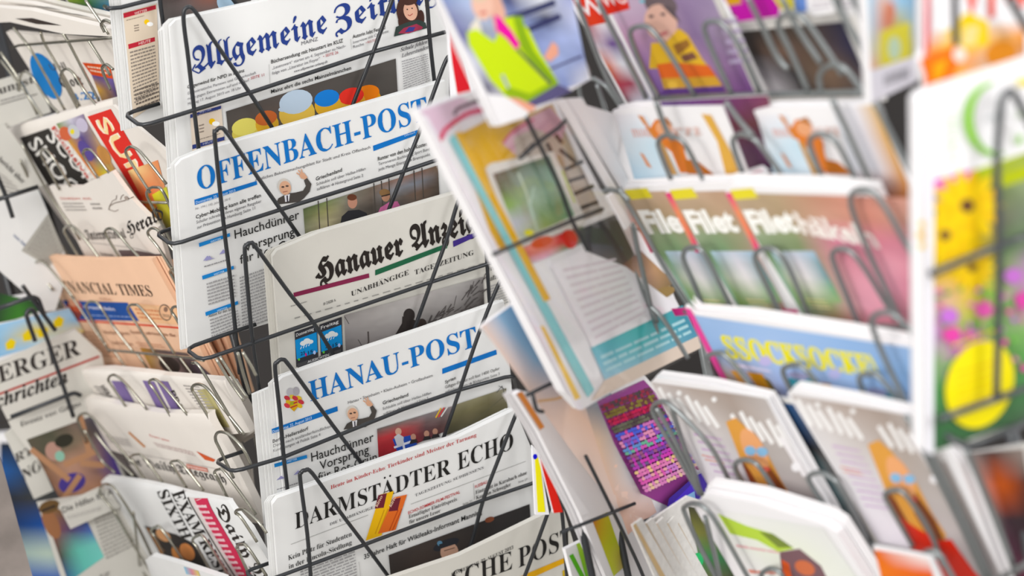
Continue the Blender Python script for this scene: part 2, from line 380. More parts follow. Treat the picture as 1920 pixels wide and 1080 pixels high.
# -- row 1: Allgemeine Zeitung
def d1(c):
    c.use('masthead')
    c.T('Allgemeine', (364, 136), (614, 60), 48, '2a3f84', 'frak', up=(-.1, -1), off=.004)
    c.T('Zeitung', (628, 58), (822, -2), 46, '2a3f84', 'frak', up=(-.1, -1), off=.004)
    c.path([(366, 120), (360, 131), (372, 137), (385, 127)], 2.4, '2a3f84')
    c.T('MAINZ', (565, 85), (596, 76), 7, '6b6b70', 'sans')
    c.use('small_headlines')
    c.T('Gegenwind für NPD in Mainz', (351, 166), (458, 134), 6.5, '3a3938', 'bold')
    for k, t in enumerate(('Demokratische Parteien und Gewerkschaft', 'rufen gegen Extremisten auf und wollen', 'Montag 17. August 2013 um 18 Uhr')):
        c.T(t, (352, 177 + k * 10), (480 - k * 14, 138 + k * 14), 5, '77767a')
    c.T('▸ SEITE 11', (465, 150), (495, 142), 5, 'b04048')
    c.line((504, 120), (506, 158), .8, 'b9b9b6')
    c.T('Büchersendung mit Neustart im KUZ', (508, 119), (643, 79), 7, '2f2e2d', 'bold')
    c.T('„Lesenswert“ startet am 4. September zu Nach-', (510, 130), (648, 88), 5.5, '66656a')
    c.T('folge von „Literatur im Foyer“', (510, 140), (600, 112), 5.5, '66656a'); c.T('▸ SEITE 26', (606, 108), (634, 100), 5, 'b04048')
    c.T('www.allgemeine-zeitung.de', (551, 136), (614, 117), 4.5, '55545a', 'ital')
    c.line((657, 73), (659, 92), .8, 'b9b9b6')
    c.T('Autorin lobt Festival', (661, 72), (722, 54), 6.5, '2f2e2d', 'bold')
    c.T('Interview mit Charlotte', (662, 82), (728, 60), 5, '66656a'); c.T('Roche', (662, 90), (682, 84), 5, '66656a'); c.T('▸ KULTUR', (686, 82), (706, 76), 4.5, 'b04048')
    c.T('Mainz ehrt die sechs Mainzelmännchen', (508, 175), (658, 130), 7, '222', 'bold')
    c.use('portrait_photograph')
    c.ell(764, 22, 21, 30, '4b2f28', -8); c.ell(755, 38, 9, 18, '452b25'); c.ell(788, 34, 7, 16, '452b25'); c.ell(769, 20, 13, 18, 'e0b098', -12); c.ell(768, 2, 14, 7, '4b2f28', -12)
    c.ell(763, 17, 1.5, 1.2, '2d2220'); c.ell(772, 15, 1.5, 1.2, '2d2220'); c.path([(764, 27), (768, 29), (773, 25)], 1.3, 'a44')
    c.poly([(738, 68), (742, 50), (760, 42), (784, 36), (797, 42), (800, 52)], '33403c')
    c.poly([(746, 62), (756, 52), (780, 44), (792, 50), (790, 54), (765, 62)], 'a03a52'); c.poly([(758, 60), (766, 50), (778, 50), (774, 58)], '3c3f86')
    c.use('weather_column')
    c.poly([(356, 210), (414, 196), (420, 266), (360, 284)], 'dfd0bf')
    c.poly([(356, 214), (414, 197), (414, 203), (356, 221)], '34407e'); c.poly([(360, 271), (420, 255), (420, 262), (360, 279)], '34407e')
    c.T('WETTER', (373, 212), (396, 205), 4, 'b9bfd8', 'bold'); c.T('HEUTE', (380, 271), (402, 265), 4, 'b9bfd8', 'bold')
    c.ell(397, 227, 6, 6, 'f1c018'); c.ell(404, 231, 7, 4.5, 'fbfbf8'); c.text_block([(372, 232), (382, 229), (382, 248), (373, 250)], 3, '9a8c80')
    c.text_block([(366, 214), (408, 203), (408, 207), (366, 218)], 1, '9a8c80'); c.text_block([(368, 260), (412, 247), (412, 251), (368, 264)], 1, '9a8c80')
    c.use('front_page_photograph')
    c.poly([(423, 208), (741, 109), (745, 180), (560, 235), (430, 275)], '514c48')
    c.mosaic([(423, 208), (741, 109), (745, 186), (430, 275)], ['4c4743 544d49 4f4a46 504b47 4e4a46', '4d4844 5b4f48 524c48 4e4a46 4a4642', '5b5a48 60584c 4e4944 4c4844 4b4743'], .06)
    # plain coloured round shapes
    for x, y, r, cap, skin in ((460, 246, 26, 'd9cf6a', 'cfc05c'), (500, 228, 22, 'c46a3c', 'd7a93d'), (690, 182, 24, 'e27d22', 'd99a30'), (660, 188, 25, 'e0423a', 'd8a640'), (614, 192, 25, '2f7fd0', 'd6a83c')):
        c.ell(x, y + 4, r, r * .9, skin, -16); c.ell(x - 2, y - r * .35, r * .95, r * .62, cap, -14)
    c.ell(556, 212, 34, 29, 'dcb955', -14); c.ell(554, 190, 32, 22, 'b9cbdc', -16); c.ell(548, 198, 28, 8, 'b9cbdc', -16)
    c.use('article_columns')
    c.T('Schule fehlen', (750, 96), (800, 80), 7, '55545a', 'ital'); c.T('Lehrerstunden', (752, 107), (802, 90), 7, '55545a', 'ital')
    c.text_block([(752, 112), (801, 98), (806, 150), (756, 172)], 13, '98979a', seed=9, fill=.4)
P1 = row(TF, 300, 50, wave=.0005, seed=1)
o1 = [(318, 50), (330, 38), (550, -10), (838, -92), (842, 200), (846, 300), (342, 402)]
paper('newspaper', 'newspaper with dark blue blackletter masthead over a dark picture of coloured round shapes', 'newspaper', P1, o1, .006, 'news', 'ink', d1, leaves=2, up=UF)
stack((300, 50), [(318, 52), (330, 40), (550, -10), (838, -92), (846, 300), (342, 402)], 4, .0036, 'white newspaper stacked behind the copy with the dark blue blackletter masthead', 'spare copies behind the blue blackletter paper', shift=(-5.5, 2))

def man_photo(c, x, y, s):     # grey-haired man in a suit raising his hand
    def e(dx, dy, rx, ry, col, a=0): c.ell(x + dx * s, y + dy * s, rx * s, ry * s, col, a)
    c.poly([(x + a * s, y + b * s) for a, b in ((-26, 28), (-18, 14), (0, 4), (18, 2), (34, -2), (40, -12), (36, -24), (42, -30), (52, -16), (48, 0), (36, 14), (26, 22))], '4b4642')
    c.poly([(x + a * s, y + b * s) for a, b in ((26, -34), (30, -42), (36, -40), (44, -30), (38, -26), (30, -28))], 'd2a386')
    for a in ((26, -36, 20, -40), (28, -40, 24, -46), (32, -41, 30, -48)): c.line((x + a[0] * s, y + a[1] * s), (x + a[2] * s, y + a[3] * s), 2.6 * s, 'd2a386')
    e(-6, -12, 14, 16, 'cfc8bf', -10); e(-4, -8, 12.5, 15, 'd9ab8d', -10); e(-9, -10, 3.4, 2, '57463e'); e(0, -12, 3.4, 2, '57463e')
    c.line((x - 9 * s, y + 1 * s), (x + 1 * s, y - 1 * s), 1.5 * s, '9c5f50')
    c.poly([(x - 6 * s, y + 8 * s), (x + 6 * s, y + 5 * s), (x + 4 * s, y + 20 * s), (x - 4 * s, y + 22 * s)], 'e6e6ea'); c.line((x, y + 8 * s), (x + 1 * s, y + 22 * s), 3 * s, '3a3540')

# -- row 2: OFFENBACH-POST
def d2(c):
    c.use('masthead')
    c.T('OFFENBACH-POST', (372, 357), (803, 223), 42, '2472bd', 'serif', up=(-.13, -1))
    c.poly([(364, 374), (481, 339), (482, 346), (365, 384)], '2472bd'); c.poly([(699, 273), (786, 242), (788, 250), (700, 283)], '2472bd')
    c.T('Donnerstag, 22. August 2013', (367, 382), (441, 359), 5, 'b8d2ee', 'bold'); c.T('Offenbach', (758, 256), (778, 249), 3.6, 'b8d2ee')
    c.T('Nr. 194 | 142. Jahrg. 1,20 €', (366, 393), (432, 374), 4, '8a898c')
    c.T('Amtliches Bekanntmachungsblatt für Stadt und Kreis Offenbach', (478, 340), (694, 278), 5.5, '5c5b5e')
    c.use('small_headlines')
    c.T('Cyber-Mobbing kann alle treffen', (367, 410), (489, 369), 7, '2c2b2a', 'bold'); c.T('Schüler schreiben ihren eigenen Ratgeber', (368, 419), (490, 379), 5.5, '5c5b5e'); c.T('zur Prävention  ➔ Hamburg Seite 11', (369, 429), (478, 392), 5.5, '5c5b5e')
    c.T('Griechenland', (592, 339), (641, 321), 7, '2c2b2a', 'bold'); c.T('Schäuble soll über Hellas-Hilfen', (593, 348), (685, 318), 5.5, '5c5b5e'); c.T('aufklären ➔ Hintergrund Seite 3', (594, 357), (680, 331), 5.5, '5c5b5e')
    c.T('Runter von den hohen Kosten', (708, 301), (800, 272), 7, '2c2b2a', 'bold'); c.T('Terrorverein Buchhaltung Sport Bund', (709, 310), (805, 281), 5.5, '5c5b5e'); c.T('jede Menge Energie ➔ Brennpunkt', (709, 320), (806, 291), 5.5, '5c5b5e')
    c.use('portrait_photograph'); man_photo(c, 538, 359, .88)
    c.use('headline')
    c.T('Hauchdünner', (440, 447), (561, 409), 16, '262524', up=(-.08, -1), off=.004); c.T('Vorsprung', (458, 472), (552, 440), 16, '262524', up=(-.08, -1), off=.004); c.T('für Rot-Grün', (450, 494), (566, 456), 16, '262524', up=(-.08, -1), off=.004)
    c.use('front_page_photograph')
    c.mosaic([(568, 391), (820, 309), (823, 366), (572, 447)], ['5a6844 7c8a58 8d8b7c 7d7063 9a7a6c 8b6a5c 74604f', '6b7450 9c9a68 7d766c 655a50 8b8c90 7a7f88 5f5249', '8a8c70 b5ac88 5f5a52 4b443e 6b6560 6f5a4c 4d443c', '6b6b58 8d8768 5a554c 4e4842 5c5a58 5e5248 4a403a'], .12, sub=4)
    for x in (596, 612, 700, 714, 728, 775, 790): c.line((x, 384 - (x - 570) * .32), (x + 3, 440 - (x - 570) * .32), 2, '4a443e')
    c.poly([(636, 426), (640, 405), (652, 394), (672, 392), (686, 398), (692, 410)], '2a2a2e'); c.ell(660, 378, 9, 12, 'c08e78'); c.ell(659, 369, 9, 6, '6a3f2c')
    c.poly([(706, 402), (712, 388), (728, 378), (744, 376), (752, 390)], 'c9709e'); c.ell(722, 366, 8, 11, 'b98a70'); c.ell(720, 360, 10, 7, '8a6a46'); c.line((714, 367), (730, 363), 2.5, '3a2d2a')
    c.use('weather_column')
    for a, b in (((372, 455), (430, 436)), ((378, 516), (437, 497)), ((384, 584), (445, 563))):
        c.poly([a, b, (b[0] + 1, b[1] + 6), (a[0] + 1, a[1] + 7)], '2f86cc'); c.T('WETTER', (a[0] + 22, a[1] - .5), (a[0] + 42, a[1] - 7), 3.6, 'bcd8f0', 'bold')
    for x, y in ((388, 486), (418, 474), (392, 486)): c.poly([(x - 8, y + 2), (x, y - 8), (x + 4, y - 3), (x + 10, y - 3)], '9a98c4')
    c.text_block([(382, 496), (428, 482), (428, 487), (382, 501)], 1, '8f8e90')
    c.use('article_columns')
    c.text_block([(386, 528), (438, 512), (441, 556), (390, 572)], 7, 'a09fa0', seed=2)
    c.text_block([(392, 596), (444, 578), (450, 610), (396, 632)], 6, 'a09fa0', seed=4); c.T('Aktion für den Sport', (390, 594), (440, 578), 5, '4a4947', 'bold')
    c.text_block([(448, 517), (496, 500), (502, 600), (454, 618)], 17, 'a09fa0', seed=6)
P2 = row(TF, 335, 300, wave=.0005, seed=2)
o2 = [(329, 312), (340, 300), (380, 283), (560, 232), (835, 152), (862, 480), (620, 572), (430, 628), (352, 652)]
paper('newspaper', 'newspaper with large light blue masthead capitals over a churchyard photograph', 'newspaper', P2, o2, .006, 'news', 'ink', d2, leaves=2, up=UF, leaf_shift=(-3, 1))
stack((335, 300), [(327, 314), (380, 286), (835, 154), (862, 480), (430, 628), (352, 652)], 2, .0036, 'white newspaper stacked behind the paper with the churchyard photograph', 'spare copies behind the churchyard photograph paper', shift=(-6, 2), wseed=2)

# -- row 3: Hanauer Anzeiger
def d3(c):
    c.use('masthead')
    c.T('Hanauer', (592, 532), (757, 476), 44, '241e1a', 'frak', up=(-.1, -1), off=.02)
    c.T('Anzeiger', (771, 470), (930, 420), 46, '241e1a', 'frak', up=(-.1, -1), off=.02)
    c.poly([(550, 549), (691, 512), (692, 520), (551, 557)], '7e2848'); c.poly([(703, 506), (838, 456), (838, 465), (703, 516)], '1e5c3e'); c.poly([(849, 452), (905, 430), (906, 437), (850, 463)], '41307f')
    c.T('UNABHÄNGIGE', (658, 555), (766, 514), 9, '2a2826', 'serif', off=-.007); c.T('TAGESZEITUNG', (777, 515), (888, 477), 9, '2a2826', 'serif', off=-.007)
    c.T('D 2428 A', (606, 572), (629, 564), 4.5, '4a4947', 'serif')
    c.text_block([(552, 594), (910, 490), (910, 494), (552, 599)], 1, '96948f', word=(.02, .04)); c.text_block([(545, 572), (575, 563), (575, 567), (545, 576)], 1, '96948f')
    for x, y, t, tt in ((552, 622, 'Donnerstag', '25'), (598, 608, 'Freitag', '23')):
        c.use('weather_box#' + tt)
        c.poly([(x, y), (x + 42, y - 15), (x + 44, y + 50), (x + 3, y + 66)], '35353a'); c.poly([(x + 1, y + 15), (x + 41, y), (x + 43, y + 37), (x + 4, y + 51)], '2b8fd0')
        c.T(t, (x + 3, y + 9), (x + 36, y - 4), 6, 'dcdcdc', 'bold')
        for dx, dy, r in ((16, 17, 6), (23, 13, 7), (30, 14, 5)): c.ell(x + dx, y + dy + 4, r, r * .75, 'dfe3e2', -16)
        for k in range(4): c.line((x + 13 + k * 5, y + 27 - k * 2), (x + 11 + k * 5, y + 32 - k * 2), 1.2, 'e8edf0')
        c.T(tt, (x + 11, y + 44), (x + 20, y + 41), 6, '18324a', 'bold'); c.T('15', (x + 25, y + 42), (x + 34, y + 38), 6, '18324a', 'bold'); c.ell(x + 21, y + 42, 1.6, 3, 'd0307a'); c.ell(x + 8, y + 51, 2, 2.4, '66c84a'); c.ell(x + 37, y + 38, 2.5, 3.6, 'b8ccf4')
    c.use('weather_outlook'); c.poly([(556, 681), (638, 653), (639, 662), (558, 691)], '4c4b4c'); c.T('AUSSICHTEN', (576, 680), (616, 666), 4.5, 'e6e6e6', 'bold')
    c.T('Kein Windräder', (560, 700), (630, 676), 8, '222', 'bold')
    c.use('front_page_photograph')
    c.mosaic([(644, 590), (905, 518), (908, 584), (648, 676)], ['989390 a7a29f b3aeab b6b1ae a9a5a2 8d8987', '8d8886 9c9794 a8a4a1 a5a09d 989492 6e6a68', '7c7674 8d8886 979290 8f8b88 7c7876 4c4846', '6b6563 7a7472 827d7b 797472 5c5856 3a3634'], .05, sub=4)
    c.line((645, 592), (682, 655), 1.4, '4a4644'); c.path([(683, 655), (690, 640), (689, 620)], 3, '4c4543')
    c.ell(766, 590, 11, 13, '2e2826'); c.poly([(738, 645), (740, 626), (754, 602), (776, 598), (786, 612), (790, 625)], '2b2523'); c.ell(790, 606, 9, 10, '3a302c'); c.line((757, 592), (756, 614), 8, '2e2826')
    rnd = random.Random(5)
    for k in range(46):
        x = 800 + rnd.random() * 104; y = 606 - (x - 800) * .28 - rnd.random() * (x - 795) * .5; c.line((x, y), (x + rnd.uniform(4, 16), y - rnd.uniform(4, 20)), rnd.uniform(.8, 2.2), '4f4a48')
    c.use('article_columns'); c.T('Fron-', (912, 508), (936, 500), 9, '33312f', 'serif'); c.T('haftung', (912, 527), (945, 516), 9, '33312f', 'serif'); c.text_block([(913, 534), (950, 522), (953, 566), (917, 580)], 9, 'a09fa0')
P3 = row(TF, 505, 470, wave=.0006, seed=3)
o3 = [(511, 482), (520, 470), (600, 436), (880, 356), (960, 346), (985, 620), (700, 740), (535, 800)]
paper('newspaper', 'newspaper with black blackletter masthead underlined in crimson, green and violet', 'newspaper', P3, o3, .007, 'newsgrey', 'ink', d3, leaves=3, up=UF, leaf_shift=(-4, 2))

# -- row 4: HANAU-POST
def crest(c, x, y, s):
    c.ell(x - 6 * s, y - 15 * s, 7 * s, 8 * s, 'b9b6bc'); c.ell(x + 5 * s, y - 17 * s, 6 * s, 8 * s, 'a9a6ac')
    for dx, dy, col in ((-12, -4, 'c2404a'), (-9, 4, 'd9b83a'), (-12, 10, 'd64a52'), (10, -4, 'd9b83a'), (14, 3, 'c2404a'), (11, 10, 'd9b83a'), (-2, -6, 'd9c24a'), (3, -4, 'c2404a')): c.ell(x + dx * s, y + dy * s, 6 * s, 4 * s, col, 30)
    c.poly([(x - 7 * s, y + 2 * s), (x + 8 * s, y), (x + 8 * s, y + 12 * s), (x + 1 * s, y + 21 * s), (x - 7 * s, y + 14 * s)], 'd9a82f'); c.line((x - 6 * s, y + 8 * s), (x + 7 * s, y + 3 * s), 2.5 * s, 'b03040'); c.line((x - 6 * s, y + 14 * s), (x + 7 * s, y + 9 * s), 2 * s, 'b03040'); c.poly([(x - 6 * s, y + 3 * s), (x, y + 2 * s), (x, y + 8 * s), (x - 6 * s, y + 9 * s)], '9aa832')
def d4(c):
    c.use('masthead')
    c.T('HANAU-POST', (582, 752), (895, 648), 36, '2472bd', 'serif', up=(-.13, -1))
    c.poly([(829, 691), (930, 655), (931, 664), (829, 701)], '2472bd'); c.poly([(509, 804), (632, 761), (633, 770), (510, 813)], '2472bd')
    c.T('Donnerstag, 22. August 2013', (511, 812), (584, 785), 5, 'c4daf0', 'bold')
    c.T('Hanau • Steinheim • Klein-Auheim • Großauheim', (652, 757), (811, 706), 5.5, '5c5b5e')
    c.use('coat_of_arms'); crest(c, 550, 750, 1)
    c.use('small_headlines')
    c.T('Syrien', (834, 719), (854, 710), 6, '2c2b2a', 'bold'); c.T('Giftgas-Einsatz soll fast 1400 Opfer', (834, 728), (936, 692), 5.5, '4a4947'); c.T('gefordert haben ➔ Blickpunkte Seite 3', (834, 737), (936, 702), 5, '5c5b5e')
    c.T('Griechenland', (717, 758), (765, 742), 6.5, '2c2b2a', 'bold'); c.T('Schäuble soll über Hellas-Hilfen', (717, 768), (808, 738), 5, '5c5b5e'); c.T('aufklären ➔ Hintergrund Seite 3', (718, 778), (802, 748), 5, '5c5b5e')
    c.T('Berlin-Hellersdorf', (511, 830), (577, 805), 6.5, '2c2b2a', 'bold'); c.T('Demo nach ausländerfeindlichen', (512, 838), (620, 800), 5.5, '5c5b5e'); c.T('Kundgebungen ➔ Politik Seite 4', (512, 847), (600, 816), 5.5, '5c5b5e')
    c.use('portrait_photograph'); man_photo(c, 664, 782, .8)
    c.use('headline')
    c.T('Hauchdünner', (583, 864), (700, 825), 16, '262524', up=(-.08, -1), off=.004); c.T('Vorsprung', (599, 880), (691, 848), 16, '262524', up=(-.08, -1), off=.004); c.T('für Rot-Grün', (596, 902), (706, 862), 16, '262524', up=(-.08, -1), off=.004)
    c.use('front_page_photograph')
    c.mosaic([(706, 803), (848, 760), (838, 806), (709, 862)], ['6a6460 78726e 80787a 8d8484', 'a83a3e b8484a 6e5a5a 7a6c6a', '9c2f36 a8343a 5c3c40 6a5450', '8d2a32 983038 6a3038 55403e'], .12, sub=4)
    c.poly([(735, 822), (768, 815), (782, 832), (745, 848)], '2f4fa8'); c.line((738, 838), (778, 824), 4, 'd8dce8'); c.line((752, 818), (758, 844), 4, 'd8dce8'); c.ell(746, 808, 6, 7, 'c8a08c'); c.poly([(738, 818), (746, 812), (756, 818), (755, 834), (744, 836)], 'c4c6cc')
    for k in range(3): c.line((826 + k * 6, 764 - k), (816 + k * 5, 782 - k), 2.4, ('e0b23a', 'd8484a', 'e8e4e0')[k])
    for x, y in ((774, 818), (799, 812), (815, 808)): c.ell(x, y, 5, 6, 'b98c78'); c.poly([(x - 8, y + 14), (x - 4, y + 5), (x + 6, y + 4), (x + 9, y + 10)], '2e2a2c')
    c.mosaic([(852, 758), (948, 726), (951, 768), (836, 815)], ['8a8468 8f8a6c 7f7a5e 8c8878', '716c50 787252 6a6448 7a7462', '605c44 686248 5c583e 666048', '54523e 5e5a44 54503a 5a563e'], .05); c.path([(930, 735), (940, 722), (946, 742)], 1, '444'); c.path([(934, 722), (948, 730)], 1, '444'); c.line((866, 806), (946, 740), 1.2, '5d5a46')
    c.use('weather_column')
    for a, b in (((513, 868), (574, 851)), ((518, 929), (545, 919))): c.poly([a, b, (b[0] + 1, b[1] + 6), (a[0] + 1, a[1] + 7)], '2f86cc')
    c.T('WETTER', (537, 866), (556, 860), 3.6, 'c4daf0', 'bold')
    for x, y in ((526, 896), (558, 886)): c.poly([(x - 9, y + 3), (x, y - 6), (x + 4, y - 3), (x + 10, y - 2)], '9a98c4')
    c.text_block([(518, 914), (560, 900), (560, 905), (518, 918)], 1, '8f8e90')
P4 = row(TF, 480, 730, wave=.0005, seed=4)
o4 = [(515, 722), (530, 708), (640, 668), (800, 616), (945, 565), (957, 700), (968, 840), (975, 1000), (545, 1080)]
paper('newspaper', 'newspaper with small coat of arms left of light blue capitals in its masthead', 'newspaper', P4, o4, .006, 'news', 'ink', d4, up=UF, leaves=2, leaf_shift=(-4, 2))
stack((480, 730), [(512, 726), (640, 670), (940, 570), (965, 1000), (545, 1085)], 5, .0036, 'white newspaper stacked behind the paper with the coat of arms', 'spare copies behind the coat of arms paper', shift=(-7.5, 3), wseed=4)

# -- row 5: DARMSTÄDTER ECHO
def d5(c):
    c.use('masthead')
    c.T('Heute im Kinder-Echo: Tierkinder sind Meister der Tarnung', (620, 917), (893, 818), 7, 'bd3b3c', 'serif', off=-.007)
    c.T('DARMSTÄDTER', (553, 992), (845, 888), 30, '1f1d1b', 'serif', up=(-.03, -1), off=-.007); c.T('ECHO', (858, 882), (962, 840), 32, '1f1d1b', 'serif', up=(-.03, -1), off=-.007)
    c.T('DIE UNABHÄNGIGE', (618, 985), (700, 953), 5, '5c5b5e', 'serif', off=-.007); c.T('TAGESZEITUNG SÜDHESSENS', (778, 931), (906, 878), 5, '5c5b5e', 'serif', off=-.007)
    c.line((545, 1020), (690, 965), .8, '9c9b98'); c.line((770, 945), (985, 864), .8, '9c9b98'); c.line((887, 905), (889, 936), .8, '9c9b98')
    c.use('small_headlines')
    c.T('Kein Platz für Studenten', (540, 1050), (659, 1004), 9, '2c2b2a', 'serif', off=-.007); c.T('in der Lincoln-Siedlung', (541, 1066), (659, 1020), 9, '2c2b2a', 'serif', off=-.007)
    c.T('ECHO-SOMMER-FILM-FESTIVAL', (765, 964), (862, 924), 5.5, 'c0484a', 'bold'); c.T('Ermäßigter Eintrittspreis', (766, 972), (856, 938), 7, '2c2b2a', 'serif', off=-.006); c.T('für unsere Leser', (767, 982), (825, 960), 7, '2c2b2a', 'serif', off=-.006); c.T('Seite 21', (867, 947), (884, 940), 4, '444')
    c.T('FUSSBALL', (890, 915), (914, 904), 5.5, 'c0484a', 'bold'); c.T('Eintracht in Karabach ohne', (891, 926), (987, 888), 7, '2c2b2a', 'serif', off=-.006); c.T('Kapitän Schwegler', (892, 936), (957, 910), 7, '2c2b2a', 'serif', off=-.006); c.T('Seite 27', (971, 905), (988, 899), 4, '444')
    c.T('35 Jahre Haft für Wikileaks-Informant Manning', (682, 1048), (903, 962), 9, '222', 'bold')
    c.use('ticket_illustration')
    for x, col, col2 in ((0, 'e8b62a', 'c99218'), (26, 'dc7038', 'b8502a')):
        c.poly([(712 + x, 927 + x * .2), (738 + x * .95, 920 + x * .25), (715 + x, 1003 - x * .4), (685 + x * .9, 1013 - x * .5)], col)
        c.line((720 + x, 955), (703 + x, 1000 - x * .2), 2, col2); c.line((727 + x, 953), (709 + x, 999 - x * .2), 2, col2)
        c.poly([(709 + x, 928 + x * .3), (725 + x, 924 + x * .3), (719 + x, 951 + x * .2), (702 + x, 953 + x * .2)], '6b2433'); c.T('kino', (707 + x, 950), (717 + x, 930), 6, 'e9c9b0', 'bold', up=(-.7, -.5))
    c.use('front_page_photograph')
    c.mosaic([(728, 1040), (992, 944), (996, 974), (880, 1030), (760, 1080), (731, 1085)][:4] if 0 else [(728, 1040), (992, 944), (997, 1010), (734, 1100)], ['3d3633 423a36 3a3532 353130 302e2d', '3a3431 453a35 3e3734 333030 2e2d2c', '332f2d 3a3532 38322f 302e2d 2b2a2a'], .06)
    c.ell(836, 1020, 26, 9, '2b2d33', -22); c.ell(824, 1018, 5, 5, '5f8aa6'); c.ell(842, 1034, 17, 18, 'c8a08a'); c.poly([(822, 1020), (858, 1008), (856, 1018), (826, 1028)], '2b2d33'); c.line((832, 1032), (852, 1026), 1.5, '5a4038'); c.ell(917, 973, 9, 5, '8a5038', -20)
    c.use('article_columns'); c.text_block([(562, 1068), (664, 1030), (670, 1090), (566, 1130)], 11, 'a09fa0', seed=8); c.text_block([(610, 1042), (664, 1024), (664, 1028), (610, 1046)], 1, '66656a')
    c.line((672, 1052), (676, 1090), .8, 'b0afac')
P5 = row(TF, 515, 935, wave=.0005, seed=5)
o5 = [(511, 946), (520, 934), (640, 892), (760, 850), (860, 820), (966, 768), (1000, 850), (1012, 1000), (1000, 1150), (530, 1200)]
paper('newspaper', 'newspaper with black roman capitals, red line above and orange and yellow ticket illustration', 'newspaper', P5, o5, .007, 'news', 'ink', d5, up=UF, leaves=3, leaf_shift=(-3.5, 2))

# -- row 6: ...CHE POST
def d6(c):
    c.use('masthead'); c.T('DONNERSTAG, 22. AUGUST 2013', (846, 1080), (962, 1028), 6, '3a3938', 'serif', off=-.006)
    c.T('FRANKFURTER SCHE POST', (640, 1150), (1075, 1010), 34, '1f1d1b', 'serif', up=(-.03, -1), off=-.006) if 0 else None
    c.T('SCHE', (848, 1105), (960, 1066), 34, '1f1d1b', 'serif', up=(-.03, -1), off=-.007); c.T('POST', (972, 1064), (1074, 1022), 36, '1f1d1b', 'serif', up=(-.03, -1), off=-.007)
    c.poly([(970, 1082), (1085, 1034), (1085, 1043), (990, 1086)], 'e0a820')
    c.poly([(1054, 1070), (1080, 1056), (1092, 1090), (1056, 1090)], 'c8a92a'); c.T('Extra', (1060, 1078), (1080, 1068), 7, '3a3420', 'bold')
P6 = row(TF, 752, 1079, wave=.0005, seed=6)
paper('newspaper', 'newspaper at the bottom edge with a yellow rule below black capitals', 'newspaper', P6, [(700, 1096), (860, 1042), (1030, 960), (1056, 952), (1100, 1100), (1110, 1180), (720, 1250)], .007, 'newsgrey', 'ink', d6, up=UF)

# wires of the newspaper rack
rk = Rack('newspaper_rack', 'black wire rack holding the newspapers with bold mastheads in the middle', TF, M['black'], .0026, (600, 500))
rk.wire(P0, [(300, -40, .016), (300, 0, .016), (306, 46, .014), (312, 100, .012)]); rk.bar(P0, [(196, 12, -.04), (203, 16), (226, 14), (297, -4), (500, -60)])
rk.wire(P0, [(395, -60), (432, -8), (455, 22), (480, 60, .007)])
rk.bar(P1, [(299, 194, -.05), (233, 214, -.045), (265, 237), (362, 207), (468, 174), (700, 97), (835, 60)])
rk.wire(P1, [(376, 320, .007), (373, 284, .012), (364, 205), (353, 110), (344, 34), (351, 14), (366, 22), (400, 74), (468, 174), (512, 242, .012), (530, 270, .007)], n=5)
rk.wire(P1, [(640, 260, .007), (661, 198, .012), (700, 97), (735, 0), (762, -70), (775, -84), (788, -68), (800, 0), (806, 75), (814, 148, .012), (818, 190, .007)], n=5)
rk.bar(P2, [(330, 426, -.04), (293, 438, -.035), (323, 460), (420, 427), (526, 393), (757, 321), (816, 301), (862, 284)])
rk.wire(P2, [(449, 700, .007), (445, 658, .012), (432, 526), (420, 427), (403, 262), (406, 245), (414, 240), (426, 250), (471, 315), (526, 393), (565, 449, .012), (580, 475, .007)], n=5)
rk.wire(P2, [(715, 425, .007), (728, 396, .012), (757, 321), (785, 251), (804, 199), (834, 118), (846, 106), (857, 122), (860, 181), (866, 260), (872, 350, .008)], n=5)
rk.bar(P3, [(480, 608, -.03), (420, 628, -.03), (347, 654, -.03), (378, 676), (480, 641), (587, 604), (805, 530), (920, 493), (960, 480)])
rk.wire(P3, [(488, 770, .007), (485, 722, .01), (474, 643), (466, 560), (459, 473), (463, 459), (470, 456), (480, 464), (545, 553), (587, 604), (630, 673, .012), (648, 702, .007)], n=5)
rk.wire(P3, [(760, 660, .007), (775, 622, .012), (809, 527), (837, 450), (859, 378), (885, 320), (893, 312), (901, 322), (911, 459), (918, 571, .012), (922, 620, .007)], n=5)
rk.bar(P4, [(457, 846, -.05), (403, 864, -.05), (437, 885), (532, 857), (637, 815), (757, 767), (862, 731), (962, 703), (966, 722, -.01), (968, 745, -.03)])
rk.wire(P4, [(541, 960, .007), (539, 919, .01), (532, 857), (525, 776), (516, 692), (520, 679), (530, 674), (542, 685), (592, 754), (637, 815), (678, 869, .012), (692, 892, .007)], n=5)
rk.wire(P4, [(826, 840, .007), (835, 811, .012), (862, 731), (897, 628), (934, 535), (944, 525), (955, 538), (962, 600), (970, 700, .008)], n=5)
rk.bar(P5, [(504, 1056, -.02), (456, 1073, -.02), (490, 1092), (525, 1080), (684, 1021), (902, 939), (1028, 896), (1045, 890)])
rk.wire(P5, [(584, 1100), (576, 1000), (563, 900), (565, 886), (572, 882), (586, 888), (640, 963), (684, 1021), (729, 1082), (745, 1104)], n=5)
rk.wire(P5, [(860, 1062, .007), (882, 1024, .012), (906, 938), (935, 860), (967, 778), (990, 728), (998, 722), (1004, 740), (1012, 866), (1019, 956, .01)], n=5)
rk.wire(P6, [(960, 1130), (984, 1080), (1028, 960), (1036, 942), (1044, 937), (1052, 950), (1058, 1010), (1063, 1084)], n=5)
for x in (420, 760): rk.post(x, 560, -.17, top=.75)

# ================================================================ nickel rack on the left
US = (-.47, -.88)
def sp(x, y, **k): return row(TS, x, y, **k)
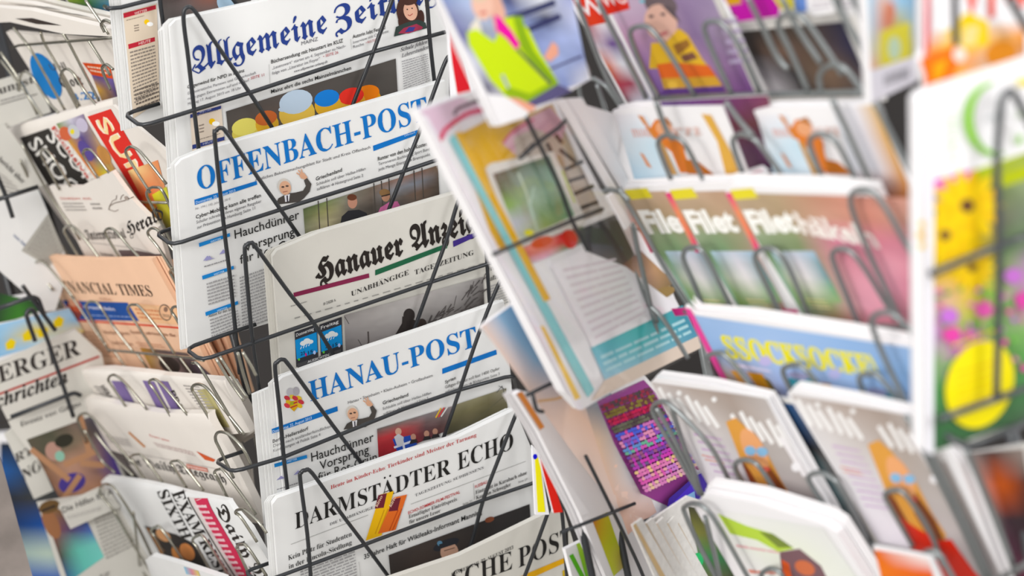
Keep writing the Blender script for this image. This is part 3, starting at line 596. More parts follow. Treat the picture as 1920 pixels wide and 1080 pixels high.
# top bundle
def e0(c):
    c.use('picture'); c.mosaic([(96, -20), (190, -10), (205, 40), (160, 30)], ['2e3b22 4b7a2a 46732a', '5f8a22 2f5a24 2a4a66', '3a4a26 3a6a8a 3a6aa8']); c.poly([(30, 34), (62, 33), (118, 47), (70, 44)], '3a302c')
    c.text_block([(8, 2), (150, 20), (200, 50), (40, 18)], 3, 'a5a09c', word=(.03, .1))
SA = sp(0, -30, wave=.001)
for k, (dy, lab) in enumerate(((0, 'grey folded newspaper on top of the flat bundle in the upper left corner'), (12, 'folded newspaper second from the top of the upper left flat bundle'), (25, 'thick folded newspaper with a black strip at the bottom of the upper left bundle'))):
    q = [(-60, -16 + dy), (60, -6 + dy), (210, 30 + dy), (212, 44 + dy), (120, 38 + dy), (20, 16 + dy), (-60, 20 + dy)]
    paper('newspaper', lab, 'newspaper', sp(0, -30, off=.02 * k, wave=.001), q, .008, 'newswarm', 'ink', group='bundle in the upper left corner',
          draw=(lambda c: (c.use('picture'), c.poly([(30, 34), (62, 33), (118, 47), (70, 44)], '3a302c'))) if k == 2 else (lambda c: c.text_block([(0, 2), (80, 8), (190, 36), (100, 20)], 2, '9a9692')))
def mg(c):
    c.use('cover_picture'); c.mosaic([(96, -40), (200, -30), (222, 60), (150, 30)], ['2e3b22 4b7a2a 46732a', '7f9a22 2f5a24 2a5a86', '3a4a26 3a6a8a 3a6ac8']); c.line((100, -6), (150, 24), 4, 'c8c832')
paper('magazine', 'magazine with dark green and blue cover at the very top left behind the bundle', 'magazine', sp(96, -40, off=-.02), [(90, -40), (200, -34), (224, 62), (150, 32)], .003, 'gloss', 'inkg', mg)
# S0 blue ellipse paper
def e1(c):
    c.use('masthead'); c.ell(87, 142, 22, 48, '1b7cc4', -28, sh=0)
    c.T('UNI', (98, 132), (126, 128), 14, '3a3530', 'sans', up=US); c.T('Gott', (118, 165), (158, 158), 22, '2c2622', 'frak', up=US); c.T('8.22.', (138, 188), (188, 184), 15, '1b7cc4', 'bold', up=US)
    c.use('headline_panel'); c.poly([(155, 117), (206, 122), (212, 148), (172, 140)], 'd8542c'); c.text_block([(162, 121), (204, 126), (208, 142), (172, 135)], 2, 'efd0b8'); c.mosaic([(172, 140), (212, 148), (225, 200), (192, 190)], ['5a4a8a 6a5aa0', 'c89a3a 4a3a6a', '8a6a50 7a6460'], .1)
P = sp(12, 62, wave=.001)
paper('newspaper', 'newspaper with an upright blue oval below the bundle at upper left', 'newspaper', P, [(12, 60), (60, 64), (205, 78), (260, 190), (130, 235), (108, 212)], .008, 'newswarm', 'ink', e1, leaves=2, leaf_shift=(-4, 2), up=US)
# S1 white-on-black tabloid
def e2(c):
    c.use('headline'); c.poly([(38, 258), (92, 240), (190, 372), (112, 380)], '2b2723')
    c.T('SCOR', (86, 256), (172, 350), 24, 'ece9e3', 'bold', up=(.75, -.66)); c.T('SHOO', (52, 270), (138, 372), 26, 'ece9e3', 'bold', up=(.75, -.66))
    c.T('Exclusive', (97, 240), (165, 335), 8, 'cc4438', 'bold', up=(.75, -.6))
    c.use('cartoon_picture'); c.mosaic([(106, 232), (156, 214), (218, 318), (182, 336)], ['6a8a4a c8c4d0 8a7a9a', 'd8a03a 5a4a8a a08a7a', 'c8763a 4a3a72 d0a060', 'e08a3a d8c83a b08060'], .15); c.ell(124, 250, 11, 14, 'd06a48', -30); c.ell(140, 246, 10, 14, 'c4c6cc', -30); c.ell(137, 246, 4, 5, 'e8d83a'); c.ell(155, 234, 10, 14, 'c4bcd0', -30)
    c.ell(162, 282, 10, 22, '5a4a90', -32); c.ell(196, 290, 10, 20, 'c89050', -30)
P = sp(10, 244, wave=.0008, fold=((0, 247), (210, 192), 24, .005))
paper('newspaper', 'tabloid with fat white letters on black beside a colourful strip at left', 'newspaper', P, [(3, 252), (12, 242), (110, 214), (205, 190), (300, 360), (160, 470), (120, 420)], .008, 'newswarm', 'ink', e2, leaves=2, leaf_shift=(-4, 3), up=US)
def e3(c):
    c.use('masthead'); c.poly([(165, 218), (208, 204), (300, 360), (300, 400), (268, 388)], 'da3f38'); c.T('SUN', (178, 226), (262, 352), 26, 'f6ead8', 'bold', up=(.85, -.4)); c.T('SUN', (182, 226), (264, 352), 20, 'f2d8a0', 'bold', up=(.85, -.4))
    c.use('picture'); c.mosaic([(240, 320), (296, 300), (322, 400), (290, 420)], ['f0e0a0 e89060', 'e8603a e8a070', 'f0d860 d8583a'], .1); c.mosaic([(285, 365), (312, 350), (330, 420), (312, 430)], ['e8e040 d8d850', '4a4a3a e8e04a'])
P = sp(165, 212, off=.012, wave=.0006)
paper('newspaper', 'tabloid with white letters on a red band at the edge of the newspaper rack', 'newspaper', P, [(163, 212), (212, 198), (330, 300), (340, 440), (288, 420)], .004, 'newswarm', 'ink', e3, up=US)
# S2 Herald: rolled sheet
def roll(x, y):
    t = min(1, max(0, (x - 185 - (y - 330) * .45) / 70)); return .010 * t * t * (3 - 2 * t) - .012 * max(0, t - .8)
def e4(c):
    c.use('masthead'); c.T('International', (163, 450), (238, 446), 20, '3a332e', 'frak', up=(-.3, -1)); c.T('Herald', (240, 443), (318, 404), 26, '241f1c', 'frak', up=(-.25, -1))
    c.T('THURSDAY, AUG', (114, 374), (172, 374), 4.5, 'cf6a60', up=US); c.text_block([(116, 378), (154, 378), (164, 396), (124, 396)], 3, 'a8a29c'); c.text_block([(168, 378), (186, 378), (194, 394), (176, 394)], 2, 'a8a29c')
    c.path([(205, 392), (206, 386), (216, 380), (240, 372), (262, 362)], 1.6, '7a6a60'); c.path([(206, 386), (212, 376), (220, 372), (222, 364)], 1.2, '7a6a60'); c.path([(230, 372), (234, 364), (240, 360)], 1.2, '7a6a60'); c.path([(204, 392), (216, 396), (224, 392)], 1.2, '8a7a70'); c.ell(246, 366, 5, 4, 'a89a90')
    c.use('article'); c.line((160, 453), (300, 470), .8, '8a847e'); c.T('Tehran', (190, 478), (214, 480), 6, '6a645e', 'serif', up=US); c.text_block([(170, 482), (222, 486), (230, 500), (180, 498)], 2, 'a8a29c')
    c.use('photograph'); c.mosaic([(222, 468), (318, 470), (345, 545), (262, 540)], ['6a5c5e 6a5a5a 5a4e4e', '5e5252 6a5c60 5e5054', '4e4444 5a4e50 4c4244'], .06)
P = sp(92, 350, off=.004, bumpf=roll)
paper('newspaper', 'newspaper with black blackletter masthead and a rolled corner, behind the salmon newspaper', 'newspaper', P, [(92, 349), (150, 350), (190, 330), (216, 318), (262, 372), (305, 420), (345, 560), (200, 560)], .006, 'newswarm', 'ink', e4, leaves=2, leaf_shift=(-3, 2), up=US)
# S3 salmon paper
def e5(c):
    c.use('masthead'); c.T('FINANCIAL TIMES', (114, 546), (288, 556), 22, '4a3a2e', 'serif', off=-.007, up=(-.42, -.95)); c.T('USA', (190, 561), (212, 563), 4, 'c89070')
    c.use('headline_band'); c.poly([(118, 562), (240, 567), (262, 602), (140, 598)], '24509a'); c.T('Greek debt', (160, 577), (218, 582), 7, 'dcdce8', 'bold', up=US); c.text_block([(170, 588), (245, 592), (247, 596), (173, 592)], 1, '9ab0d8')
    c.ell(142, 578, 14, 18, 'c85a3a', -20); c.poly([(128, 560), (148, 562), (152, 574), (132, 572)], 'e0a080'); c.poly([(134, 580), (156, 586), (150, 598), (138, 596)], '8a3a34')
    c.line((140, 599), (345, 616), 3, 'd8402c'); c.poly([(240, 567), (330, 576), (345, 610), (262, 603)], 'efc095'); c.text_block([(252, 575), (300, 580), (305, 602), (262, 598)], 3, 'd88a60')
    c.ell(310, 586, 11, 16, '5a4a40', -20); c.ell(310, 586, 9.5, 14, 'e8b892', -20); c.ell(311, 580, 4, 5, '8a6a58'); c.text_block([(304, 588), (318, 590), (320, 596), (307, 594)], 2, '5a4a40')
    c.use('article_columns'); c.T('Merkel rejects', (196, 625), (244, 628), 7, 'a07860', 'serif', up=US); c.T('Senior advisers to the', (246, 625), (330, 632), 7, 'a07860', 'serif', up=US); c.T('bank for fears', (212, 645), (250, 648), 7, 'a07860', 'serif', up=US)
    c.text_block([(158, 618), (184, 620), (222, 672), (190, 668)], 7, 'c89878'); c.text_block([(252, 640), (300, 645), (312, 654), (262, 650)], 2, 'c89878'); c.text_block([(196, 678), (240, 684), (250, 696), (205, 690)], 3, 'c08868')
    c.use('photograph'); c.mosaic([(262, 652), (350, 662), (400, 705), (288, 700)], ['c89030 5a4c44 6a5a60 7a6a60', 'c8a050 b0948c 3a302e 5a4c58', 'b88a5a c8a8a8 3a3432 6a5a70'], .1); c.ell(318, 684, 22, 14, '3a302c', 30)
P = sp(65, 480, off=.01, wave=.0012)
o5s = [(64, 481), (72, 479), (120, 484), (190, 487), (284, 486), (330, 570), (420, 740), (200, 720)]
paper('newspaper', 'salmon pink newspaper with a blue band above a red line', 'newspaper', P, o5s, .007, 'salmon', 'ink', e5, leaves=2, leaf_shift=(4, 1), up=US)
for k in range(1, 5):
    paper('newspaper', 'salmon pink newspaper stacked behind the one with the blue band', 'newspaper', sp(65, 480, off=-.009 * k, wave=.0012), [(260 + 8 * k, 486 + k), (288 + 9 * k, 490), (345 + 22 * k, 600), (425 + 12 * k, 736), (402 + 8 * k, 742)], .005, 'salmon', 'ink', group='spare salmon newspapers')
# S4 paper with violet columns
def e6(c):
    for x in (208, 266, 292): c.use('picture_column#%d' % x); c.poly([(x, 714), (x + 22, 716), (x + 64, 792), (x + 42, 790)], '7d6a9c')
    c.use('picture_column'); c.poly([(370, 730), (392, 728), (432, 800), (414, 800)], 'b9b07c'); c.use('side_lettering')
    c.T('PRESS', (318, 734), (350, 790), 9, '2a2622', 'bold', up=(.9, -.3)); c.T('HERALD', (188, 724), (214, 760), 8, '3a3430', 'bold', up=(.9, -.3))
    c.text_block([(174, 722), (190, 724), (226, 764), (208, 762)], 7, '7a7470'); c.text_block([(342, 720), (372, 722), (408, 770), (380, 770)], 9, 'aaa4a0')
P = sp(130, 704, off=.012, wave=.0015, fold=((130, 696), (425, 712), 14, .004))
paper('newspaper', 'white newspaper with violet picture columns directly below the salmon newspaper', 'newspaper', P, [(132, 712), (150, 696), (200, 694), (300, 706), (422, 714), (470, 810), (300, 830), (170, 790)], .009, 'newswarm', 'ink', e6, up=US)
for k in range(1, 4):
    paper('newspaper', 'white newspaper stacked behind the one with violet columns', 'newspaper', sp(130, 704, off=-.009 * k, wave=.0015), [(405, 712 + k), (422 + 6 * k, 714), (470 + 8 * k, 808), (440 + 6 * k, 830)], .006, 'newswarm', 'ink', group='spare papers behind the violet columns')
# S5 Telegraph
def e7(c):
    c.use('masthead'); c.T('The Daily Telegraph', (234, 868), (426, 906), 20, '2a2522', 'frak', up=(-.45, -.9)); c.poly([(348, 870), (388, 878), (390, 886), (350, 878)], 'd88a78'); c.text_block([(350, 872), (386, 879), (388, 884), (352, 877)], 1, 'efd8d0')
    c.line((225, 845), (410, 880), .8, 'aaa4a0'); c.line((242, 810), (272, 838), 3, 'c8803a'); c.poly([(368, 846), (404, 862), (400, 866), (384, 862)], 'd0603a')
    c.use('article'); c.T('Exam pass', (282, 818), (318, 828), 5, 'd07a70', up=US); c.text_block([(196, 814), (240, 822), (250, 838), (208, 830)], 4, 'b0aaa6'); c.text_block([(286, 828), (360, 846), (368, 856), (296, 838)], 3, 'c0aaa6')
    c.use('photograph'); c.mosaic([(188, 836), (228, 850), (262, 900), (222, 890)], ['4a4442 5a5250', '8a8480 6a6462', '3a3634 4a4442'], .1)
P = sp(145, 755, off=.02, wave=.0022, fold=((146, 752), (390, 780), 24, .004))
paper('newspaper', 'newspaper with black blackletter masthead running downhill above the bottom left newspaper', 'newspaper', P, [(140, 760), (158, 748), (220, 762), (300, 776), (388, 778), (430, 850), (500, 980), (240, 960)], .01, 'newswarm', 'ink', e7, leaves=2, leaf_shift=(-2, 4), up=US)
for k in range(1, 6):
    paper('newspaper', 'white newspaper fanned out behind the downhill blackletter masthead', 'newspaper', sp(145, 755, off=.012 - .008 * k, wave=.0015), [(362 + 4 * k, 778 + k * 2), (386 + 7 * k, 778 - k * 2), (440 + 6 * k, 880), (478, 960), (450, 970)], .004, 'newswarm', 'ink', group='spare papers behind the downhill masthead')
# S6 Mail
def e8(c):
    c.use('masthead'); c.T('Daily Mail', (402, 950), (520, 1150), 22, '28231f', 'frak', up=(.9, -.25))
    c.poly([(352, 934), (384, 936), (520, 1160), (480, 1160)], 'd8d0cc'); c.poly([(362, 936), (386, 936), (500, 1120), (474, 1120)], 'c83a58'); c.text_block([(364, 944), (384, 944), (480, 1110), (462, 1110)], 16, 'efd4d8'); c.line((350, 934), (480, 1140), 2.4, '2a2622')
    c.use('headline'); c.T('EXAM RESULT', (318, 926), (438, 1120), 22, '221e1b', 'serif', up=(.9, -.25)); c.T('SIXTH FORM', (292, 924), (400, 1110), 20, '221e1b', 'serif', up=(.9, -.25))
    c.use('photograph'); c.poly([(270, 986), (330, 1002), (372, 1022), (400, 1090), (330, 1090)], '2e2926'); c.ell(306, 1004, 16, 9, 'd8a070', 35); c.ell(330, 1036, 7, 13, 'd08848', -20); c.ell(352, 1034, 12, 18, 'd08850', -38); c.line((276, 990), (322, 1068), 3, 'b07840')
P = sp(190, 888, off=.03, wave=.0012, fold=((188, 898), (430, 940), 26, .005))
paper('newspaper', 'newspaper with headlines and a pink band running down its side, bottom left', 'newspaper', P, [(188, 904), (194, 897), (260, 908), (350, 928), (425, 942), (470, 990), (560, 1150), (330, 1150), (262, 1030)], .007, 'news', 'ink', e8, leaves=2, leaf_shift=(-3, 6), up=US)
def e9(c): c.T('SCAN', (330, 1075), (350, 1085), 6, '444', 'bold', up=US) if 0 else None; c.use('colour_strip'); c.mosaic([(345, 1062), (372, 1070), (376, 1080), (350, 1076)], ['7ac0d8 d88aa0 d8c86a', '8ac8e0 d08a90 e0d080'])
paper('newspaper', 'white newspaper edge with a small colour strip at the bottom left border', 'newspaper', sp(272, 1045, off=.045), [(272, 1050), (284, 1042), (340, 1058), (420, 1085), (440, 1200), (330, 1200)], .008, 'news', 'ink', e9)

# wires of the nickel rack
ns = Rack('side_rack', 'shiny nickel wire rack of hairpin loops left of the middle newspapers', TS, M['silver'], .0020, (260, 500))
WS = {k: sp(*v) for k, v in dict(a=(37, 62), b=(20, 240), c=(100, 350), d=(65, 480), e=(130, 700), f=(145, 755), g=(190, 890)).items()}
def S(k, pts, o=None, **q):
    o = o or (.045 if k in 'fg' else .03); ns.wire(WS[k], [(p[0], p[1], o) for p in pts], **q)
ns.bar(WS['a'], [(20, 90), (36, 85), (200, 72), (230, 68)], off=.02)
for pts in ([(25, 52), (37, 66), (57, 92), (90, 150), (122, 207)], [(76, 60), (85, 84), (118, 140), (150, 200)], [(118, 62), (131, 84), (160, 140), (186, 190)], [(165, 74), (185, 105), (207, 142)], [(0, 97), (40, 155), (70, 215)], [(0, 112), (50, 175), (85, 228)], [(0, 160), (20, 205), (42, 268)], [(160, 0), (182, 32), (204, 64)], [(4, 190), (16, 240), (40, 300)]): S('a', pts, .02, part='strut', smooth=True)
for pts in ([(36, 170), (38, 145), (47, 134), (62, 146), (90, 190), (110, 212)], [(146, 204), (118, 150), (115, 138), (124, 129), (138, 138), (160, 172), (190, 206)], [(207, 168), (194, 138), (192, 126), (200, 121), (212, 130)], [(196, 60), (190, 46), (197, 38), (208, 42)]): S('a', pts, .03)
for pts in ([(112, 356), (88, 312), (77, 290), (80, 280), (88, 282), (104, 302), (132, 350)], [(184, 334), (160, 297), (156, 286), (163, 280), (176, 286), (205, 324)], [(282, 362), (246, 305), (236, 286), (240, 277), (250, 276), (268, 290), (312, 345)], [(330, 470), (296, 406), (276, 368), (280, 354), (292, 351), (306, 360), (335, 424)], [(78, 476), (42, 402), (22, 362), (26, 352), (36, 349), (52, 362), (125, 480)]): S('b', pts)
for pts in ([(38, 300), (58, 350), (96, 480)], [(32, 325), (70, 390), (140, 500)], [(40, 268), (90, 360), (150, 450)]): S('b', pts, part='strut')
ns.bar(WS['b'], [(262, 378), (270, 379), (315, 380)], off=.02)
for pts in ([(152, 490), (126, 446), (120, 432), (128, 423), (142, 428), (165, 455), (192, 492)], [(228, 490), (202, 446), (197, 434), (205, 428), (218, 434), (240, 460), (270, 492)], [(332, 520), (298, 466), (278, 440), (281, 430), (289, 428), (300, 436), (330, 476)], [(345, 560), (326, 524), (319, 510), (326, 503), (338, 510)]): S('c', pts)
for pts in ([(100, 545), (72, 508), (65, 498), (70, 490), (80, 491), (98, 508), (140, 560)], [(205, 660), (180, 612), (163, 580), (164, 568), (173, 565), (186, 572), (215, 615), (252, 662)], [(292, 664), (262, 616), (241, 584), (242, 574), (251, 571), (264, 577), (300, 622), (328, 664)], [(352, 640), (332, 600), (322, 584), (325, 576), (333, 575), (344, 582)]): S('d', pts)
ns.bar(WS['d'], [(196, 642), (202, 656), (360, 671), (382, 676)], off=.03)
for pts in ([(212, 655), (230, 680), (244, 700)], [(255, 660), (272, 684), (284, 704)], [(295, 664), (316, 690), (330, 706)], [(336, 668), (352, 690), (364, 706)], [(127, 545), (165, 600), (205, 657)], [(112, 560), (136, 620), (156, 695)], [(82, 538), (130, 610), (190, 715), (232, 764)], [(100, 545), (150, 635), (200, 716)]): S('d', pts, .02, part='strut')
for pts in ([(236, 762), (210, 724), (203, 712), (208, 704), (219, 705), (240, 724), (276, 768)], [(320, 780), (290, 732), (280, 718), (284, 712), (294, 713), (312, 730), (352, 778)], [(402, 800), (368, 744), (360, 730), (364, 722), (376, 721), (392, 732), (430, 780), (458, 815)]): S('e', pts)
for pts in ([(360, 680), (376, 690), (430, 780), (450, 812)], [(405, 672), (432, 716), (458, 752)], [(412, 668), (440, 712), (464, 746)], [(446, 662), (456, 700), (468, 738)], [(455, 660), (470, 684), (480, 704)]): S('e', pts, part='strut')
for pts in ([(162, 830), (150, 798), (146, 784), (156, 775), (170, 780), (200, 812), (250, 870)], [(272, 900), (250, 866), (244, 858), (256, 852), (270, 858), (305, 905)], [(350, 915), (326, 876), (320, 868), (328, 864), (342, 870), (382, 920)], [(430, 940), (408, 896), (402, 886), (410, 880), (424, 888), (480, 965)], [(438, 896), (412, 842), (404, 824), (407, 812), (418, 810), (434, 818), (456, 842), (470, 870)]): S('f', pts)
for pts in ([(158, 806), (190, 862), (215, 886)], [(178, 812), (215, 858), (250, 892)]): S('f', pts, part='strut')
for pts in ([(248, 1015), (210, 954), (188, 926), (190, 912), (201, 908), (216, 918), (250, 970), (284, 1040)], [(308, 1036), (290, 1006), (283, 996), (292, 988), (304, 993), (352, 1062)], [(400, 1080), (372, 1030), (361, 1014), (370, 1005), (384, 1010), (430, 1082)], [(482, 1016), (452, 970), (442, 962), (446, 956), (460, 957), (484, 978), (500, 1000)], [(470, 1084), (448, 1036), (444, 1026), (452, 1021), (466, 1028), (500, 1080)], [(240, 1084), (230, 1060), (229, 1048), (239, 1043), (254, 1052), (276, 1084)]): S('g', pts)
for pts in ([(250, 960), (255, 1000), (262, 1060)], [(215, 958), (248, 1018), (290, 1082)]): S('g', pts, part='strut')
for x, y in ((120, 500), (400, 500)): ns.post(x, y, -.16, top=.8, r=.004)

# ================================================================ rack behind on the far left
UBk = (-.2, -1)
def bp(x, y, **k): return row(TB, x, y, **k)
def b1(c): c.T('tungst', (-10, 180), (64, 155), 15, '3a3633', 'serif', up=UBk); c.line((0, 196), (70, 176), 1.4, '3a3633'); c.text_block([(0, 186), (50, 172), (52, 178), (2, 192)], 1, '8a8684')
paper('newspaper', 'grey newspaper with a cropped black serif title at the far left edge', 'newspaper', bp(0, 150), [(-60, 170), (-20, 156), (62, 132), (96, 210), (-50, 262)], .01, 'newsgrey', 'ink', b1)
def b2(c): c.T('bericht über', (-4, 300), (42, 345), 9, '4a4643', 'serif', up=(.7, -.8)); c.text_block([(-20, 310), (10, 330), (60, 378), (10, 370)], 6, 'a5a19c')
paper('newspaper', 'grey newspaper with small diagonal text at the left border', 'newspaper', bp(0, 250), [(-40, 240), (8, 232), (60, 300), (88, 345), (-30, 388)], .012, 'newsgrey', 'ink', b2)
def b3(c): c.T('von hier an die', (24, 442), (70, 484), 6, '3c5a86', 'bold', up=(.6, -.8)); c.poly([(40, 470), (90, 400), (120, 470), (92, 500)], 'a9a69e'); c.text_block([(50, 468), (88, 410), (110, 470), (90, 496)], 9, '8e8b84')
paper('newspaper', 'pale folded newspaper with a short blue line left of the salmon newspaper', 'newspaper', bp(0, 400), [(-40, 372), (10, 372), (72, 356), (120, 470), (130, 500), (104, 582), (86, 584), (-10, 500)], .012, 'news', 'ink', b3)
def b4(c):
    c.use('cover_picture'); c.mosaic([(-10, 610), (130, 578), (158, 622), (-10, 672)], ['8ac0e8 9acaf0 b0d8f4', '7ab4e0 d8c040 8ac0e8', '8abce4 a8d0ec e0c060'], .05)
    for x, y in ((20, 648), (52, 632), (80, 625), (110, 606)): c.poly([(x - 10, y - 4), (x, y - 14), (x + 10, y - 8), (x + 6, y + 6), (x - 8, y + 8)], 'e8c838')
paper('magazine', 'light blue and yellow magazine peeking out above the grey capitals on the far left', 'magazine', bp(0, 610, off=-.04), [(-10, 608), (60, 594), (130, 577), (160, 640), (-10, 700)], .004, 'gloss', 'inkg', b4)
def b4b(c): c.mosaic([(-10, 548), (72, 566), (84, 580), (-10, 612)], ['14201a 2a5a22 1a2a1c', '1c2a1c 3a7a2a 203020']);
paper('magazine', 'dark magazine with green patches at the left border', 'magazine', bp(0, 552, off=-.06), [(-10, 562), (60, 548), (84, 600), (-10, 626)], .004, 'gloss', 'inkg', b4b)
def b5(c):
    c.use('masthead'); c.T('NBERGER', (-62, 740), (152, 664), 30, '3a3532', 'serif', up=UBk); c.line((-10, 742), (186, 668), 4, 'b0433c'); c.T('Nachrichten', (-50, 782), (128, 716), 24, '2e2a28', 'ital', up=UBk, off=.01)
    c.line((0, 794), (138, 738), 2.4, '3a3532'); c.T('Einsatz von Giftgas', (40, 800), (152, 760), 9, '3a3532', 'sans', up=UBk)
    c.use('photograph'); c.mosaic([(50, 824), (178, 778), (232, 900), (118, 945)], ['5a5446 4a4a3a 6a5a50 4a4a5a', '4a4438 5a5848 7a6a58 3a3440', '7a5a44 b08a74 a07a66 4a4070', '8a6450 a88070 8a6a60 4a3a86', '6a4c3c b08468 a87c60 5a4a90'], .12)
    c.ell(100, 846, 15, 18, 'b08a7c', -20); c.ell(112, 855, 9, 10, '8ab8a4', -20); c.ell(120, 826, 18, 12, '2e2c22', -20); c.ell(135, 905, 26, 18, '4a3c86', -20)
    for a, b in (((58, 842), (130, 900)), ((120, 872), (180, 846)), ((150, 868), (196, 872)), ((150, 780), (168, 850)), ((116, 940), (150, 890))): c.line(a, b, 11, 'b08464')
P = bp(0, 690, off=.02)
paper('newspaper', 'grey newspaper with large black capitals and a red rule, low on the far left', 'newspaper', P, [(-30, 700), (0, 680), (142, 618), (190, 662), (246, 900), (132, 948), (20, 800)], .012, 'newsgrey', 'ink', b5)
def b6(c): c.T('Die Hilfen für A', (118, 962), (212, 926), 11, '2e2a28', 'sans', up=UBk); c.text_block([(124, 968), (190, 948), (192, 956), (128, 974)], 2, 'b5b1ac')
paper('newspaper', 'cream newspaper strip with one headline across the far left papers', 'newspaper', bp(112, 950, off=.05), [(110, 950), (186, 915), (205, 920), (226, 950), (132, 992)], .006, 'newsgrey', 'ink', b6)
def b7(c):
    c.use('portrait_photograph'); c.mosaic([(78, 945), (160, 970), (195, 1044), (128, 1092)], ['a07840 7a5a40 4a60a8', '8a5040 5a4a70 5270b4', '4a3a34 6ac0b0 7ac8c0', '3a6a9a 6ac0b4 7ad0c4']); c.ell(96, 982, 14, 30, '9a6a4a', -25); c.ell(92, 950, 20, 12, '6a5030', -20); c.line((78, 958), (104, 948), 4, '2a2422')
    c.text_block([(175, 970), (218, 955), (260, 1020), (200, 1050)], 11, '9a9690'); c.T('SZ', (186, 1085), (206, 1078), 7, '4a4643')
paper('newspaper', 'newspaper with a turquoise and blue portrait at the bottom left corner', 'newspaper', bp(80, 960, off=.03), [(70, 944), (160, 930), (232, 930), (300, 1100), (130, 1130)], .01, 'newsgrey', 'ink', b7)
def b8(c): c.T('RT', (30, 868), (62, 850), 16, '3a3532', 'serif', up=UBk); c.T('NO', (44, 902), (78, 880), 20, '3a3532', 'serif', up=UBk)
paper('newspaper', 'narrow strip of newspaper with two short capital words at the far left', 'newspaper', bp(10, 800, off=-.01), [(8, 815), (42, 790), (100, 920), (64, 936)], .008, 'newsgrey', 'ink', b8)
br = Rack('far_rack', 'black wire rack partly hidden at the left border of the picture', TB, M['black'], .0034, (60, 700))
PB = bp(0, 560, off=.05)
br.bar(PB, [(-10, 581), (60, 556), (72, 560), (84, 594)], off=0); br.wire(PB, [(66, 640), (52, 600), (50, 588), (56, 581), (66, 588), (90, 640), (138, 782)], off=0); br.bar(PB, [(20, 782), (140, 736), (152, 742)], off=0)
br.bar(PB, [(-10, 376), (72, 350)], off=0); br.wire(PB, [(-5, 330), (10, 366), (24, 408)], off=0); br.wire(PB, [(42, 535), (60, 560), (104, 620)], off=0)
for x in (40, 150): br.post(x, 620, -.1, top=.9)
# dim shop things and weathered post at the left border
P = Plane(ray(20, 1000) * 2.3, HF, -UP)
o = thing('wooden_post', 'weathered grey wooden post in the bottom left corner', 'post', tuple(W(P.hit(20, 1200))))
sheet_body('plank', Plane(ray(20, 1000) * 2.3, HF, -UP, bumpf=lambda x, y: .003 * math.sin(x / 4 + y / 90)), [(-62, 850), (2, 862), (20, 930), (66, 1100), (476, 2640), (350, 2660)], .06, M['wood'], o, step=60)
def shelf_goods(c):
    c.mosaic([(0, 830), (120, 830), (200, 1090), (0, 1090)], ['1c2028 2a3038 1e2228', '2a5a98 26303c 2a3440', '20242c 3a3a36 2a2a30', '1c2c48 1c4a90 2a3440', '8aa0a0 a8b8a8 3a4050', '1a4aa8 1a4aa0 2a4a90'], .1)
P = Plane(ray(60, 900) * 3.3, HF, -UP)
paper('cardboard_display', 'blurred blue and white shop display far behind in the lower left', 'display', P, [(-80, 820), (130, 800), (300, 1150), (-80, 1150)], .02, 'gloss', 'ink', shelf_goods)

# ================================================================ corner rack (facing the photographer), magazines
UT = (-.47, -.88)
def tp(x, y, **k): return row(TT, x, y, **k)
# red spine and white sheets glimpsed behind the jacket magazine
paper('magazine', 'white magazine edge between the newspapers and the red spine', 'magazine', Plane(ray(850, 100) * 1.9, HF, -UP), [(820, -20), (842, -20), (900, 200), (856, 330), (842, 60)], .008, 'gloss', 'inkg')
def q0(c): c.use('spine_print'); c.poly([(838, 30), (850, 60), (900, 230), (866, 230), (848, 120)], 'c8262a')
paper('magazine', 'bright red magazine spine left of the woman in the green jacket', 'magazine', Plane(ray(850, 100) * 1.8, HF, -UP), [(836, 20), (850, 60), (900, 230), (866, 232), (848, 120)], .006, 'gloss', 'inkg', q0)
def q0b(c): c.use('cover'); c.poly([(1002, 852), (1012, 862), (1022, 960), (1008, 960)], 'f2e51c'); c.ell(1003, 856, 4, 5, '2a2ac8')
paper('magazine', 'bright yellow magazine sliver right of the newspaper with the ticket picture', 'magazine', Plane(ray(1010, 900) * 1.98, HF, -UP), [(998, 835), (1010, 850), (1030, 965), (1004, 965)], .004, 'gloss', 'inkg', q0b)
paper('magazine', 'red magazine wedge above the right end of the lowest newspaper', 'magazine', Plane(ray(1030, 900) * 1.9, HF, -UP), [(1012, 860), (1030, 880), (1055, 960), (1038, 962)], .004, 'gloss', 'inkg', lambda c: (c.use('cover'), c.poly([(1012, 860), (1030, 880), (1055, 960), (1038, 962)], 'd02a26')))

